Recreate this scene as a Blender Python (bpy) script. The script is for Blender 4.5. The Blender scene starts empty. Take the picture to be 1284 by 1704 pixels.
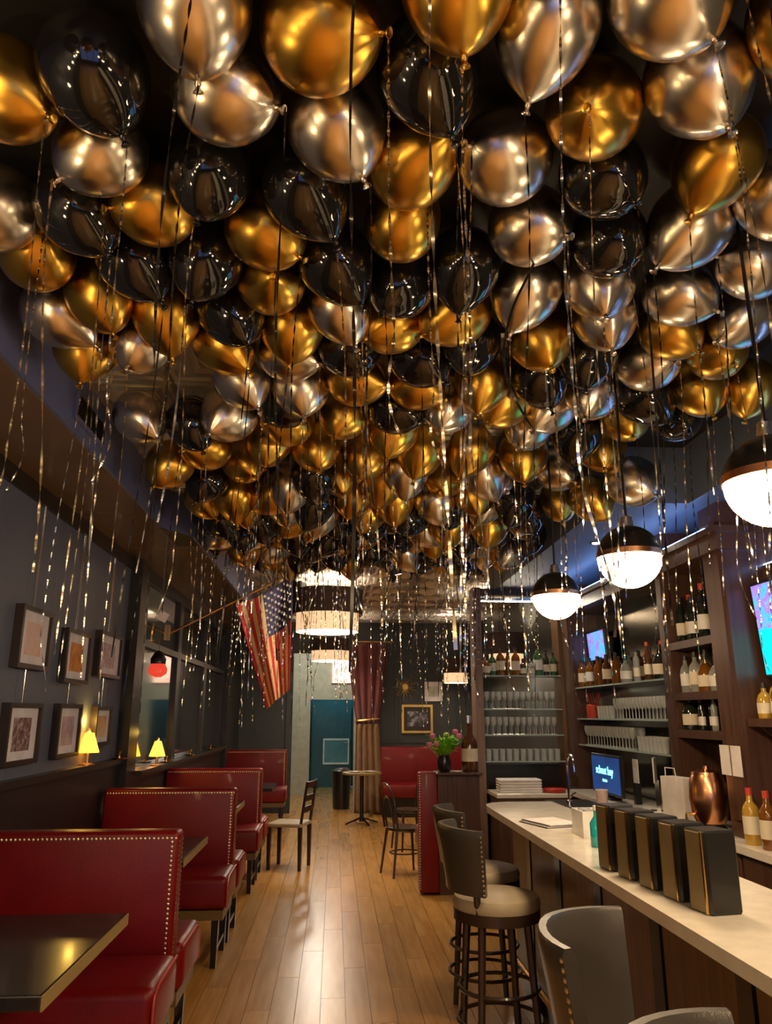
import bpy, bmesh, math, random
import numpy as np
from mathutils import Vector, Matrix
R = math.radians
rnd = random.Random(7)
S = bpy.context.scene
COL = S.collection

# ------------------------------------------------------------------ camera
W, H, F = 1284, 1704, 1260.0
CX, CY = 642, 852
VPX, VPY, CAMH = 556, 1188, 1.65
PITCH = math.atan((VPY - CY) / F)
YAW = math.atan((CX - VPX) / math.hypot(F, VPY - CY))
FW = Vector((math.sin(YAW) * math.cos(PITCH), math.cos(YAW) * math.cos(PITCH), math.sin(PITCH)))
RT = Vector((math.cos(YAW), -math.sin(YAW), 0))
UP = RT.cross(FW)
CAM = Vector((0, 0, CAMH))
cd = bpy.data.cameras.new('camera')
cd.sensor_fit = 'HORIZONTAL'; cd.sensor_width = 36; cd.lens = F / W * 36
cd.clip_start = 0.02; cd.clip_end = 100
cam = bpy.data.objects.new('camera', cd); COL.objects.link(cam)
m3 = Matrix((RT, UP, -FW)).transposed()
cam.matrix_world = Matrix.Translation(CAM) @ m3.to_4x4()
S.camera = cam
# ------------------------------------------------------------------ world, exposure
wd = bpy.data.worlds.new('dusk_fill'); S.world = wd; wd.use_nodes = True
wd.node_tree.nodes['Background'].inputs[0].default_value = (0.13, 0.20, 0.48, 1)  # blue sky added as fill through the unseen front window
wd.node_tree.nodes['Background'].inputs[1].default_value = 1.2
S.view_settings.view_transform = 'Standard'; S.view_settings.look = 'None'
S.view_settings.gamma = 1; S.view_settings.exposure = 1.0
S.view_settings.use_curve_mapping = False
S.cycles.use_denoising = True
S.cycles.sample_clamp_indirect = 6.0
S.cycles.max_bounces = 8; S.cycles.transparent_max_bounces = 12
GLOBE_E, DRUM_E, AMBER_E, TV_E, SPOT_W, BULB_E = 36.0, 12.0, 3.5, 0.75, 30.0, 70.0


def px(P):
    v = Vector(P) - CAM; z = v.dot(FW)
    return CX + F * v.dot(RT) / z, CY - F * v.dot(UP) / z

def ray(x, y):
    return (FW * F + RT * (x - CX) - UP * (y - CY)).normalized()

def at_z(x, y, z):
    d = ray(x, y); return CAM + d * ((z - CAMH) / d.z)

# ------------------------------------------------------------------ materials
MATS = {}
def mat(name, col, rough=0.5, metal=0.0, var=0.12, scale=8.0, bump=0.0, bscale=60.0, spec=0.5, trans=0.0,
        emit=None, es=0.0, coat=0.0, stretch=None, ior=1.45, alpha=1.0, sheen=0.0, rvar=0.0):
    if name in MATS: return MATS[name]
    m = bpy.data.materials.new(name); m.use_nodes = True; MATS[name] = m
    nt = m.node_tree; N = nt.nodes; L = nt.links
    b = N['Principled BSDF']
    tc = N.new('ShaderNodeTexCoord'); mp = N.new('ShaderNodeMapping')
    L.new(tc.outputs['Object'], mp.inputs[0])
    if stretch: mp.inputs['Scale'].default_value = stretch
    nz = N.new('ShaderNodeTexNoise'); nz.inputs['Scale'].default_value = scale; nz.inputs['Detail'].default_value = 4
    L.new(mp.outputs[0], nz.inputs['Vector'])
    cr = N.new('ShaderNodeValToRGB')
    a = [max(0, c * (1 - var)) for c in col]; z = [min(1, c * (1 + var)) for c in col]
    cr.color_ramp.elements[0].position = 0.3; cr.color_ramp.elements[1].position = 0.7
    cr.color_ramp.elements[0].color = (*a, 1); cr.color_ramp.elements[1].color = (*z, 1)
    L.new(nz.outputs['Fac'], cr.inputs[0]); L.new(cr.outputs[0], b.inputs['Base Color'])
    b.inputs['Roughness'].default_value = rough; b.inputs['Metallic'].default_value = metal
    b.inputs['Specular IOR Level'].default_value = spec; b.inputs['IOR'].default_value = ior
    b.inputs['Transmission Weight'].default_value = trans
    b.inputs['Coat Weight'].default_value = coat; b.inputs['Coat Roughness'].default_value = 0.08
    b.inputs['Alpha'].default_value = alpha
    b.inputs['Sheen Weight'].default_value = sheen
    if rvar:
        mr = N.new('ShaderNodeMapRange'); mr.inputs[3].default_value = rough - rvar; mr.inputs[4].default_value = rough + rvar
        L.new(nz.outputs['Fac'], mr.inputs[0]); L.new(mr.outputs[0], b.inputs['Roughness'])
    if bump:
        n2 = N.new('ShaderNodeTexNoise'); n2.inputs['Scale'].default_value = bscale; n2.inputs['Detail'].default_value = 3
        L.new(mp.outputs[0], n2.inputs['Vector'])
        bp = N.new('ShaderNodeBump'); bp.inputs['Strength'].default_value = bump; bp.inputs['Distance'].default_value = 0.01
        L.new(n2.outputs['Fac'], bp.inputs['Height']); L.new(bp.outputs[0], b.inputs['Normal'])
    if emit:
        b.inputs['Emission Color'].default_value = (*emit, 1); b.inputs['Emission Strength'].default_value = es
    return m

def print_mat(name, cols, scale=14.0, emit=0.0, stretch=(1, 1, 1), rough=0.4, bands=None):
    """flat print / screen picture: noise through a colour ramp"""
    m = bpy.data.materials.new(name); m.use_nodes = True; MATS[name] = m
    nt = m.node_tree; N = nt.nodes; L = nt.links; b = N['Principled BSDF']
    tc = N.new('ShaderNodeTexCoord'); mp = N.new('ShaderNodeMapping'); mp.inputs['Scale'].default_value = stretch
    L.new(tc.outputs['Object'], mp.inputs[0])
    nz = N.new('ShaderNodeTexNoise'); nz.inputs['Scale'].default_value = scale; nz.inputs['Detail'].default_value = 5
    nz.inputs['Roughness'].default_value = 0.7
    L.new(mp.outputs[0], nz.inputs['Vector'])
    cr = N.new('ShaderNodeValToRGB'); e = cr.color_ramp.elements
    while len(e) < len(cols): e.new(0.5)
    for i, c in enumerate(cols):
        e[i].position = 0.3 + 0.4 * i / (len(cols) - 1); e[i].color = (*c, 1)
    L.new(nz.outputs['Fac'], cr.inputs[0])
    out = cr.outputs[0]
    if bands:      # (z split, lower colour)
        sx = N.new('ShaderNodeSeparateXYZ'); L.new(tc.outputs['Object'], sx.inputs[0])
        lt = N.new('ShaderNodeMath'); lt.operation = 'LESS_THAN'; lt.inputs[1].default_value = bands[0]
        L.new(sx.outputs['Z'], lt.inputs[0])
        mx = N.new('ShaderNodeMix'); mx.data_type = 'RGBA'; mx.inputs['B'].default_value = (*bands[1], 1)
        L.new(lt.outputs[0], mx.inputs['Factor']); L.new(out, mx.inputs['A']); out = mx.outputs['Result']
    L.new(out, b.inputs['Base Color']); b.inputs['Roughness'].default_value = rough
    if emit:
        L.new(out, b.inputs['Emission Color']); b.inputs['Emission Strength'].default_value = emit
    return m

def wood_mat(name, c0, c1, rough=0.35, scale=3.0, stretch=(8, 0.6, 8), coat=0.0, bump=0.08, crough=0.15):
    m = bpy.data.materials.new(name); m.use_nodes = True; MATS[name] = m
    nt = m.node_tree; N = nt.nodes; L = nt.links; b = N['Principled BSDF']
    tc = N.new('ShaderNodeTexCoord'); oi = N.new('ShaderNodeObjectInfo')
    ad = N.new('ShaderNodeVectorMath'); ad.operation = 'ADD'
    ml = N.new('ShaderNodeMath'); ml.operation = 'MULTIPLY'; ml.inputs[1].default_value = 17.0
    L.new(oi.outputs['Random'], ml.inputs[0]); L.new(tc.outputs['Object'], ad.inputs[0]); L.new(ml.outputs[0], ad.inputs[1])
    mp = N.new('ShaderNodeMapping'); mp.inputs['Scale'].default_value = stretch; L.new(ad.outputs[0], mp.inputs[0])
    nz = N.new('ShaderNodeTexNoise'); nz.inputs['Scale'].default_value = scale; nz.inputs['Detail'].default_value = 6
    L.new(mp.outputs[0], nz.inputs['Vector'])
    cr = N.new('ShaderNodeValToRGB'); cr.color_ramp.elements[0].color = (*c0, 1); cr.color_ramp.elements[1].color = (*c1, 1)
    cr.color_ramp.elements[0].position = 0.3; cr.color_ramp.elements[1].position = 0.7
    L.new(nz.outputs['Fac'], cr.inputs[0])
    hs = N.new('ShaderNodeHueSaturation'); mr = N.new('ShaderNodeMapRange'); mr.inputs[3].default_value = 0.85; mr.inputs[4].default_value = 1.15
    L.new(oi.outputs['Random'], mr.inputs[0]); L.new(mr.outputs[0], hs.inputs['Value']); L.new(cr.outputs[0], hs.inputs['Color'])
    L.new(hs.outputs[0], b.inputs['Base Color']); b.inputs['Roughness'].default_value = rough
    b.inputs['Coat Weight'].default_value = coat; b.inputs['Coat Roughness'].default_value = crough
    bp = N.new('ShaderNodeBump'); bp.inputs['Strength'].default_value = bump; bp.inputs['Distance'].default_value = 0.005
    L.new(nz.outputs['Fac'], bp.inputs['Height']); L.new(bp.outputs[0], b.inputs['Normal'])
    return m

M_GOLD = mat('gold_chrome_latex', (0.60, 0.36, 0.06), 0.28, 1.0, var=0.04, scale=5, rvar=0.02)
M_SILV = mat('champagne_chrome_latex', (0.64, 0.58, 0.50), 0.26, 1.0, var=0.04, scale=5, rvar=0.02)
M_BLACK = mat('black_latex', (0.008, 0.008, 0.009), 0.06, 0.0, spec=0.6, coat=0.4)
M_RIB = mat('metallic_ribbon', (0.66, 0.55, 0.38), 0.25, 1.0, var=0.5, scale=30)
M_RIBD = mat('dark_ribbon', (0.03, 0.028, 0.026), 0.2, 0.6, var=0.3)
M_RED = mat('red_leather', (0.17, 0.0025, 0.004), 0.36, 0, var=0.15, scale=6, bump=0.15, bscale=220, coat=0.05, spec=0.4)
M_PIPE = mat('red_piping', (0.42, 0.05, 0.05), 0.35)
M_NAIL = mat('brass_nail', (0.75, 0.62, 0.42), 0.3, 1.0)
M_BLK = mat('black_wood', (0.012, 0.011, 0.010), 0.3, 0, var=0.3, coat=0.2)
M_RAIL = mat('oak_rail', (0.16, 0.10, 0.035), 0.4, 0, stretch=(2, 12, 12))
M_TTOP = mat('black_tabletop', (0.012, 0.012, 0.014), 0.24, 0, coat=0.1)
M_TEDGE = mat('table_edge', (0.30, 0.22, 0.08), 0.4, 0, stretch=(2, 12, 12))
M_WALL = mat('slate_wall_blue_light', (0.125, 0.145, 0.205), 0.45, 0, var=0.08, scale=3)  # slate paint with blue light mixed into its colour
M_SOFF = mat('soffit_slate_blue_light', (0.11, 0.14, 0.31), 0.5, 0, var=0.06, scale=3)  # slate pushed further to blue, standing for blue light on the face
M_SUND = mat('soffit_underside_warm_light', (0.16, 0.105, 0.055), 0.22, 0, var=0.12, scale=2)  # warm lamplight put into the colour as brown
M_DARK = mat('dark_trim', (0.018, 0.016, 0.015), 0.35, 0, var=0.2)
M_BWALL = mat('dark_green_grey_wall', (0.036, 0.044, 0.047), 0.45, 0, var=0.1)
M_GLASSN = mat('night_window_glass', (0.012, 0.012, 0.012), 0.05, 0, spec=0.9, coat=0.6)
M_TIN = mat('tin_ceiling', (0.52, 0.51, 0.49), 0.26, 0.5, var=0.12, scale=5)
M_CEIL = mat('black_ceiling', (0.012, 0.012, 0.013), 0.5)
M_BARSOF = mat('bar_soffit_paint', (0.09, 0.11, 0.15), 0.45, 0, var=0.06)
M_STONE = mat('white_quartz', (0.72, 0.67, 0.58), 0.22, 0, var=0.08, scale=12, coat=0.2)
M_WALNUT = wood_mat('walnut', (0.075, 0.034, 0.013), (0.15, 0.072, 0.028), 0.35, 4, (8, 8, 0.6))
M_MAHOG = wood_mat('mahogany', (0.05, 0.022, 0.014), (0.095, 0.045, 0.03), 0.3, 4, (8, 8, 0.6))
M_FLOOR = wood_mat('oak_floor', (0.46, 0.215, 0.04), (0.60, 0.33, 0.095), 0.27, 3, (9, 0.7, 9), coat=0.4, bump=0.015, crough=0.26)
M_BRASS = mat('brass', (0.72, 0.46, 0.16), 0.25, 1.0)
M_COPPER = mat('copper', (0.70, 0.33, 0.16), 0.25, 1.0)
M_CHROME = mat('chrome', (0.8, 0.8, 0.8), 0.12, 1.0, var=0.03)
M_DOME = mat('dark_bronze_dome', (0.03, 0.028, 0.03), 0.28, 0.7)
M_BOWL = mat('lit_opal_glass', (0.9, 0.85, 0.75), 0.3, emit=(1.0, 0.70, 0.40), es=GLOBE_E)
M_SHADED = mat('brown_drum_fabric', (0.055, 0.032, 0.03), 0.8, 0, var=0.2, scale=60, bump=0.2, bscale=300)
M_SHADEL = mat('lit_drum_fabric', (0.8, 0.62, 0.42), 0.8, 0, var=0.15, scale=40, emit=(1.0, 0.62, 0.34), es=0.45)
M_DIFF = mat('lit_drum_diffuser', (0.9, 0.85, 0.75), 0.5, emit=(1.0, 0.80, 0.58), es=DRUM_E)
M_AMBER = mat('lit_amber_glass', (0.9, 0.5, 0.05), 0.25, emit=(1.0, 0.40, 0.02), es=AMBER_E)
M_MATW = mat('picture_mount', (0.86, 0.83, 0.88), 0.6)
M_FRAME = mat('dark_picture_frame', (0.03, 0.02, 0.02), 0.35)
M_GILT = mat('gilt_frame', (0.65, 0.45, 0.14), 0.35, 0.9)
M_LEATH = mat('grey_leather', (0.052, 0.045, 0.038), 0.32, 0, bump=0.1, bscale=200, coat=0.15)
M_SEATL = mat('tan_leather_seat', (0.36, 0.30, 0.21), 0.35, 0, bump=0.1, bscale=200)
M_STOOLW = mat('dark_stool_wood', (0.035, 0.02, 0.013), 0.3, 0, coat=0.3)
M_GLASS = mat('clear_glass', (0.85, 0.88, 0.88), 0.05, 0, trans=0.65, var=0.02)
M_SHELF = mat('glass_shelf', (0.30, 0.38, 0.36), 0.08, 0, spec=0.8, var=0.05)
M_LABEL = mat('cream_label', (0.66, 0.58, 0.44), 0.6)
M_LABELW = mat('white_label', (0.72, 0.70, 0.66), 0.6)
M_BOTA = mat('amber_bottle', (0.24, 0.085, 0.01), 0.06, 0, spec=0.8, trans=0.35)
M_BOTG = mat('green_bottle', (0.05, 0.16, 0.06), 0.06, 0, spec=0.8, trans=0.3)
M_BOTK = mat('dark_wine_bottle', (0.012, 0.016, 0.012), 0.06, 0, spec=0.9)
M_BOTC = mat('clear_bottle', (0.55, 0.56, 0.54), 0.05, 0, spec=0.8, trans=0.6)
M_BOTB = mat('brown_bottle', (0.075, 0.027, 0.01), 0.06, 0, spec=0.8)
M_BOTY = mat('yellow_bottle', (0.42, 0.25, 0.03), 0.1, 0, spec=0.7)
M_BOTP = mat('pink_bottle', (0.55, 0.04, 0.16), 0.1, 0, spec=0.7)
M_CAPR = mat('red_capsule', (0.5, 0.05, 0.03), 0.4)
M_CAPK = mat('black_capsule', (0.02, 0.02, 0.02), 0.4)
M_CURT = mat('burgundy_curtain', (0.13, 0.022, 0.026), 0.8, 0, var=0.15, sheen=0.3, bump=0.2, bscale=200)
M_TEAL = mat('teal_door_paint', (0.025, 0.10, 0.125), 0.35, 0)
M_TEALP = mat('teal_panel', (0.10, 0.26, 0.30), 0.3, 0)
M_PALE = mat('pale_corridor_wall', (0.48, 0.48, 0.40), 0.6, 0)
M_FR = mat('flag_red', (0.62, 0.03, 0.045), 0.7, 0, sheen=0.2)
M_FWT = mat('flag_cream', (0.82, 0.58, 0.28), 0.7, 0, sheen=0.2)
M_FB = mat('flag_blue', (0.035, 0.03, 0.11), 0.7, 0, sheen=0.2)
M_WHITE = mat('white_ceramic', (0.8, 0.78, 0.74), 0.3)
M_PAPER = mat('white_paper', (0.75, 0.70, 0.68), 0.7)
M_LEAF = mat('flower_leaf', (0.16, 0.42, 0.02), 0.5, 0, var=0.35)
M_PINK = mat('pink_petal', (0.55, 0.14, 0.28), 0.6, 0, var=0.2)
M_YEL = mat('cream_petal', (0.62, 0.60, 0.16), 0.6)
M_TEALG = mat('teal_glass', (0.02, 0.45, 0.5), 0.08, 0, spec=0.8, trans=0.2)
M_MIRROR = mat('smoked_mirror', (0.20, 0.20, 0.18), 0.12, 1.0)
M_REDL = mat('red_reflection_glass', (0.5, 0.03, 0.02), 0.2, 0, emit=(1, 0.08, 0.04), es=0.35)  # glowing red that stands for a reflection in the window
M_PLAST = mat('black_plastic', (0.015, 0.015, 0.016), 0.35)
M_TANP = mat('tan_leather_panel', (0.22, 0.16, 0.07), 0.45)

# ------------------------------------------------------------------ mesh helpers
class MB:
    def __init__(s): s.v = []; s.f = []; s.mi = []
    def add(s, v, f, mi=0):
        n = len(s.v); s.v += [tuple(p) for p in v]; s.f += [tuple(i + n for i in q) for q in f]; s.mi += [mi] * len(f); return s
    def box(s, x0, x1, y0, y1, z0, z1, mi=0):
        v = [(x, y, z) for x in (x0, x1) for y in (y0, y1) for z in (z0, z1)]
        return s.add(v, [(0, 1, 3, 2), (4, 6, 7, 5), (0, 4, 5, 1), (2, 3, 7, 6), (0, 2, 6, 4), (1, 5, 7, 3)], mi)
    def lathe(s, prof, n=16, c=(0, 0, 0), mi=0, cap=True):
        v = []; f = []
        for r, z in prof:
            for k in range(n):
                a = 2 * math.pi * k / n
                v.append((c[0] + r * math.cos(a), c[1] + r * math.sin(a), c[2] + z))
        for i in range(len(prof) - 1):
            for k in range(n):
                k2 = (k + 1) % n
                f.append((i * n + k, i * n + k2, (i + 1) * n + k2, (i + 1) * n + k))
        if cap:
            f.append(tuple(reversed(range(n)))); f.append(tuple(range((len(prof) - 1) * n, len(prof) * n)))
        return s.add(v, f, mi)
    def tube(s, pts, r, n=6, mi=0):
        pts = [Vector(p) for p in pts]; v = []; f = []; a0 = None
        for i, p in enumerate(pts):
            t = (pts[min(i + 1, len(pts) - 1)] - pts[max(i - 1, 0)]).normalized()
            if a0 is None: a0 = t.orthogonal().normalized()
            a0 = (a0 - t * a0.dot(t)).normalized(); b0 = t.cross(a0)
            rr = r[i] if isinstance(r, (list, tuple)) else r
            for k in range(n):
                a = 2 * math.pi * k / n; v.append(p + (a0 * math.cos(a) + b0 * math.sin(a)) * rr)
        for i in range(len(pts) - 1):
            for k in range(n):
                k2 = (k + 1) % n; f.append((i * n + k, i * n + k2, (i + 1) * n + k2, (i + 1) * n + k))
        f.append(tuple(reversed(range(n)))); f.append(tuple(range((len(pts) - 1) * n, len(pts) * n)))
        return s.add(v, f, mi)
    def rbox(s, x0, x1, y0, y1, z0, z1, r, seg=3, mi=0):
        bm = bmesh.new()
        bmesh.ops.create_cube(bm, size=1)
        for q in bm.verts:
            q.co = Vector((x0 + (q.co.x + .5) * (x1 - x0), y0 + (q.co.y + .5) * (y1 - y0), z0 + (q.co.z + .5) * (z1 - z0)))
        bmesh.ops.bevel(bm, geom=list(bm.edges) + list(bm.verts), offset=r, segments=seg, profile=0.5, affect='EDGES')
        bm.verts.index_update()
        s.add([q.co[:] for q in bm.verts], [[q.index for q in fc.verts] for fc in bm.faces], mi); bm.free(); return s
    def mesh(s, name, mats, smooth=False):
        m = bpy.data.meshes.new(name); m.from_pydata(s.v, [], s.f)
        if not isinstance(mats, (list, tuple)): mats = [mats]
        for q in mats: m.materials.append(q)
        if len(mats) > 1: m.polygons.foreach_set('material_index', s.mi)
        m.update()
        if smooth:
            m.polygons.foreach_set('use_smooth', [True] * len(m.polygons))
            try: m.set_sharp_from_angle(angle=R(40))
            except Exception: pass
        return m

def tag(o, label=None, cat=None, group=None, kind=None):
    if label: o['label'] = label
    if cat: o['category'] = cat
    if group: o['group'] = group
    if kind: o['kind'] = kind
    return o

def obj(name, me, parent=None, loc=(0, 0, 0), rot=(0, 0, 0)):
    o = bpy.data.objects.new(name, me); COL.objects.link(o)
    o.location = loc; o.rotation_euler = rot
    if parent: o.parent = parent
    return o

def part(name, mb, mats, parent, loc=(0, 0, 0), rot=(0, 0, 0), smooth=False):
    return obj(name, mb.mesh(name, mats, smooth), parent, loc, rot)

def thing(name, label, cat, loc=(0, 0, 0), rz=0.0, group=None):
    o = bpy.data.objects.new(name, None); COL.objects.link(o); o.empty_display_size = 0.05
    o.location = loc; o.rotation_euler = (0, 0, rz)
    return tag(o, label, cat, group)

def struct(name, mb, mats, smooth=False):
    return tag(obj(name, mb.mesh(name, mats, smooth)), kind='structure')

def copy_tree(o, parent=None):
    c = o.copy(); COL.objects.link(c); c.parent = parent
    for ch in list(o.children): copy_tree(ch, c)
    return c

ORD = ['first', 'second', 'third', 'fourth', 'fifth', 'sixth', 'seventh', 'eighth', 'ninth', 'tenth', 'eleventh', 'twelfth',
       'thirteenth', 'fourteenth', 'fifteenth', 'sixteenth', 'seventeenth', 'eighteenth', 'nineteenth', 'twentieth',
       'twenty-first', 'twenty-second', 'twenty-third', 'twenty-fourth', 'twenty-fifth']

# ================================================================== STRUCTURE
XL, XR, YB, YF, ZC = -1.79, 2.65, 14.0, -4.5, 3.28
# floor with planks
fl = struct('floor', MB().box(XL - .1, XR + .1, YF, 20, -0.08, -0.014), M_DARK)
PW, PL = 0.145, 1.5
plank = MB().box(0, PW - .003, 0, PL - .003, -0.014, 0).mesh('plank', M_FLOOR)
rest = MB()
ncol = int((XR - XL) / PW) + 1
for i in range(ncol):
    x = XL + i * PW; off = (i * 0.37) % 1 * PL
    for j in range(-4, 13):
        y = j * PL + off
        if y < YF or y + PL > 19.9: continue
        if -1.0 < x < 1.15 and 2.6 < y < 14:
            obj('plank', plank, fl, (x, y, 0))
        else:
            rest.box(x, min(x + PW - .003, XR), y, y + PL - .003, -0.014, 0)
tag(part('outer_planks', rest, M_FLOOR, fl), kind='stuff')

# ceiling with pressed tin tiles
ce = struct('ceiling', MB().box(XL - .1, XR + .1, YF, 19.9, ZC + .02, ZC + .12), M_CEIL)
T = 0.61
tb = MB()
def ring(a, b, z0, z1):
    tb.add([(-a, -a, z0), (a, -a, z0), (a, a, z0), (-a, a, z0), (-b, -b, z1), (b, -b, z1), (b, b, z1), (-b, b, z1)],
           [(0, 4, 5, 1), (1, 5, 6, 2), (2, 6, 7, 3), (3, 7, 4, 0)])
zz = [(.303, 0), (.285, -.012), (.268, -.012), (.250, 0), (.225, 0), (.200, -.014), (.170, -.014), (.140, .0), (.09, .0), (.06, -.014)]
for (a, z0), (b, z1) in zip(zz, zz[1:]): ring(a, b, z0, z1)
tb.add([(-.06, -.06, -.014), (.06, -.06, -.014), (.06, .06, -.014), (-.06, .06, -.014)], [(0, 3, 2, 1)])
tb.v = [(x, y, z + ZC) for x, y, z in tb.v]
tile = tb.mesh('tin_tile', M_TIN)
for i in range(7):
    for j in range(18):
        x = -1.05 + i * T - .1; y = 3.3 + j * T
        if x > 1.5 and y < 8.6: continue
        obj('tin_tile', tile, ce, (x, y, 0))

# left wall with boards, dado, trim
wl = struct('wall_left', MB().box(XL - .1, XL - .012, YF, YB, 0, ZC), M_DARK)
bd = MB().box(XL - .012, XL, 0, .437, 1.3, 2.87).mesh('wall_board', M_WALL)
y = -2.1
while y < 6.6:
    obj('wall_board', bd, wl, (0, y, 0)); y += .44
struct('trim_1', MB().box(XL - .012, XL + .03, YF, 6.7, 2.87, 2.975), M_DARK)
db = struct('baseboard_left', MB().box(XL - .012, XL + .04, YF, 6.7, 0, 1.26).box(XL - .012, XL + .075, YF, 6.7, 1.26, 1.3), M_DARK)
struct('trim_2', MB().box(XL - .012, XL + .10, 6.66, 6.95, 0, 2.97), M_DARK)
# night windows on the left, beyond the pilaster
for n, (y0, y1) in enumerate(((6.95, 8.75), (8.75, 10.55), (10.55, 12.35)), 1):
    w = struct('window_%d' % n, MB().box(XL - .012, XL + .05, y0, y0 + .09, 0, 2.97).box(XL - .012, XL + .05, y1 - .09, y1, 0, 2.97)
               .box(XL - .012, XL + .05, y0 + .09, y1 - .09, 0, 1.15).box(XL - .012, XL + .05, y0 + .09, y1 - .09, 2.85, 2.97)
               .box(XL - .012, XL + .05, y0 + .09, y1 - .09, 2.25, 2.31), M_DARK)
    for (a, b) in ((1.15, 2.25), (2.31, 2.85)):
        part('pane', MB().box(XL - .005, XL + .015, y0 + .09, y1 - .09, a, b), M_GLASSN, w)
struct('trim_3', MB().box(XL - .012, XL + .12, 12.35, YB, 0, 2.97), M_DARK)

# left soffit: slate face tinted blue, underside browned for warm lamplight, in panels
sof = struct('trim_4', MB().box(XL, -1.30, YF, 5.5, 2.985, ZC + .02).box(XL, -1.12, 5.8, YB, 2.985, ZC + .02)
             .add([(XL, 5.5, 2.985), (-1.3, 5.5, 2.985), (-1.12, 5.8, 2.985), (XL, 5.8, 2.985), (XL, 5.5, ZC), (-1.3, 5.5, ZC), (-1.12, 5.8, ZC), (XL, 5.8, ZC)],
                  [(0, 3, 2, 1), (1, 2, 6, 5)]), M_DARK)
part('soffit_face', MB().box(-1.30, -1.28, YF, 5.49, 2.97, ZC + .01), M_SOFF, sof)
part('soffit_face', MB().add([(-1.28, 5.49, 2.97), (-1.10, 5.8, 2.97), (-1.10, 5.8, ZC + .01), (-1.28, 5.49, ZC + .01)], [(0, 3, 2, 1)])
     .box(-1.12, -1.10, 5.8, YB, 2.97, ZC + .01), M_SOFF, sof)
y = -3.0
while y < 13.8:
    x1 = -1.30 if y < 5.2 else -1.12
    part('soffit_panel', MB().box(XL, x1, y, min(y + 1.145, 13.99), 2.965, 2.985), M_SUND, sof); y += 1.15

# right wall, bar soffit
struct('wall_right', MB().box(XR, XR + .1, YF, YB, 0, ZC + .02), M_BWALL)
struct('trim_5', MB().box(2.2, XR, YF, 4.455, 2.93, ZC + .02).box(1.68, XR, 4.455, 8.3, 2.93, ZC + .02), M_BARSOF)
# front of house behind the camera: wall, with an unseen wide window added for blue fill
wb = struct('wall_front', MB().box(XL, XR, YF, YF + .1, 0, .7).box(XL, XR, YF, YF + .1, 2.75, ZC).box(XL, -1.3, YF, YF + .1, .7, 2.75)
            .box(2.2, XR, YF, YF + .1, .7, 2.75), M_DARK)
wf = struct('window_4', MB().box(-.15, -.08, YF, YF + .09, .7, 2.75).box(1.0, 1.07, YF, YF + .09, .7, 2.75), M_DARK)

# back wall with doorway, corridor beyond
DX0, DX1, DZ = -.75, .62, 2.72
wk = struct('wall_back', MB().box(XL, DX0, YB, YB + .14, 0, ZC).box(DX1, XR, YB, YB + .14, 0, ZC).box(DX0, DX1, YB, YB + .14, DZ, ZC), M_BWALL)
for a, b in ((.72, 1.12), (1.16, 1.66), (1.70, 2.2), (2.24, 2.6)):      # raised mouldings
    part('wall_panel', MB().box(a, b, YB - .02, YB, 1.15, 1.19).box(a, b, YB - .02, YB, 2.6, 2.64)
         .box(a, a + .035, YB - .02, YB, 1.19, 2.6).box(b - .035, b, YB - .02, YB, 1.19, 2.6), M_BWALL, wk)
struct('trim_6', MB().box(DX0 - .1, DX0, YB - .03, YB + .15, 0, DZ + .1).box(DX1, DX1 + .1, YB - .03, YB + .15, 0, DZ + .1)
       .box(DX0, DX1, YB - .03, YB + .15, DZ, DZ + .1), M_BWALL)
struct('wall_corridor', MB().box(-1.0, -.9, YB + .14, 19, 0, ZC).box(.8, .9, YB + .14, 19, 0, ZC).box(-.9, -.52, 17, 17.1, 0, ZC)
       .box(.42, .8, 17, 17.1, 0, ZC).box(-.52, .42, 17, 17.1, 1.95, ZC), M_PALE)
struct('wall_end', MB().box(-1.0, .9, 19, 19.1, 0, ZC), M_TEAL)
d1 = struct('door_1', MB().box(-.52, .40, 18.7, 18.75, 0, 1.95), M_TEAL)
part('door_panel', MB().box(-.22, .33, 18.68, 18.70, .55, 1.05), M_TEALP, d1)
part('panel_moulding', MB().box(-.25, .36, 18.67, 18.70, 1.05, 1.09).box(-.25, .36, 18.67, 18.70, .51, .55)
     .box(-.25, -.22, 18.67, 18.70, .55, 1.05).box(.33, .36, 18.67, 18.70, .55, 1.05), M_WHITE, d1)
part('door_handle', MB().tube([(.34, 18.7, 1.0), (.34, 18.64, 1.0), (.24, 18.64, 1.0)], .012), M_CHROME, d1)
lp = bpy.data.lights.new('corridor_light', 'POINT'); lp.energy = 13; lp.color = (.55, .9, 1.0); lp.shadow_soft_size = .15
lo = bpy.data.objects.new('corridor_light', lp); COL.objects.link(lo); lo.location = (0, 18.0, 2.6)
lp = bpy.data.lights.new('passage_light', 'POINT'); lp.energy = 24; lp.color = (1, .94, .80); lp.shadow_soft_size = .1
lo = bpy.data.objects.new('passage_light', lp); COL.objects.link(lo); lo.location = (-.3, 15.6, 3.0)
# lit pink panel over the inner doorway
t = thing('lit_wall_picture', 'pink and cream lit poster above the inner doorway', 'poster', (0.15, 16.98, 2.3))
part('poster_sheet', MB().box(-.2, .2, -.01, .01, 0, .95),
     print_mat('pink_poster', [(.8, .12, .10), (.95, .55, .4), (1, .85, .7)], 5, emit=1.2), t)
part('poster_frame', MB().box(-.22, .22, -.012, .012, -.02, 0).box(-.22, .22, -.012, .012, .95, .97), M_FRAME, t)

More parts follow.
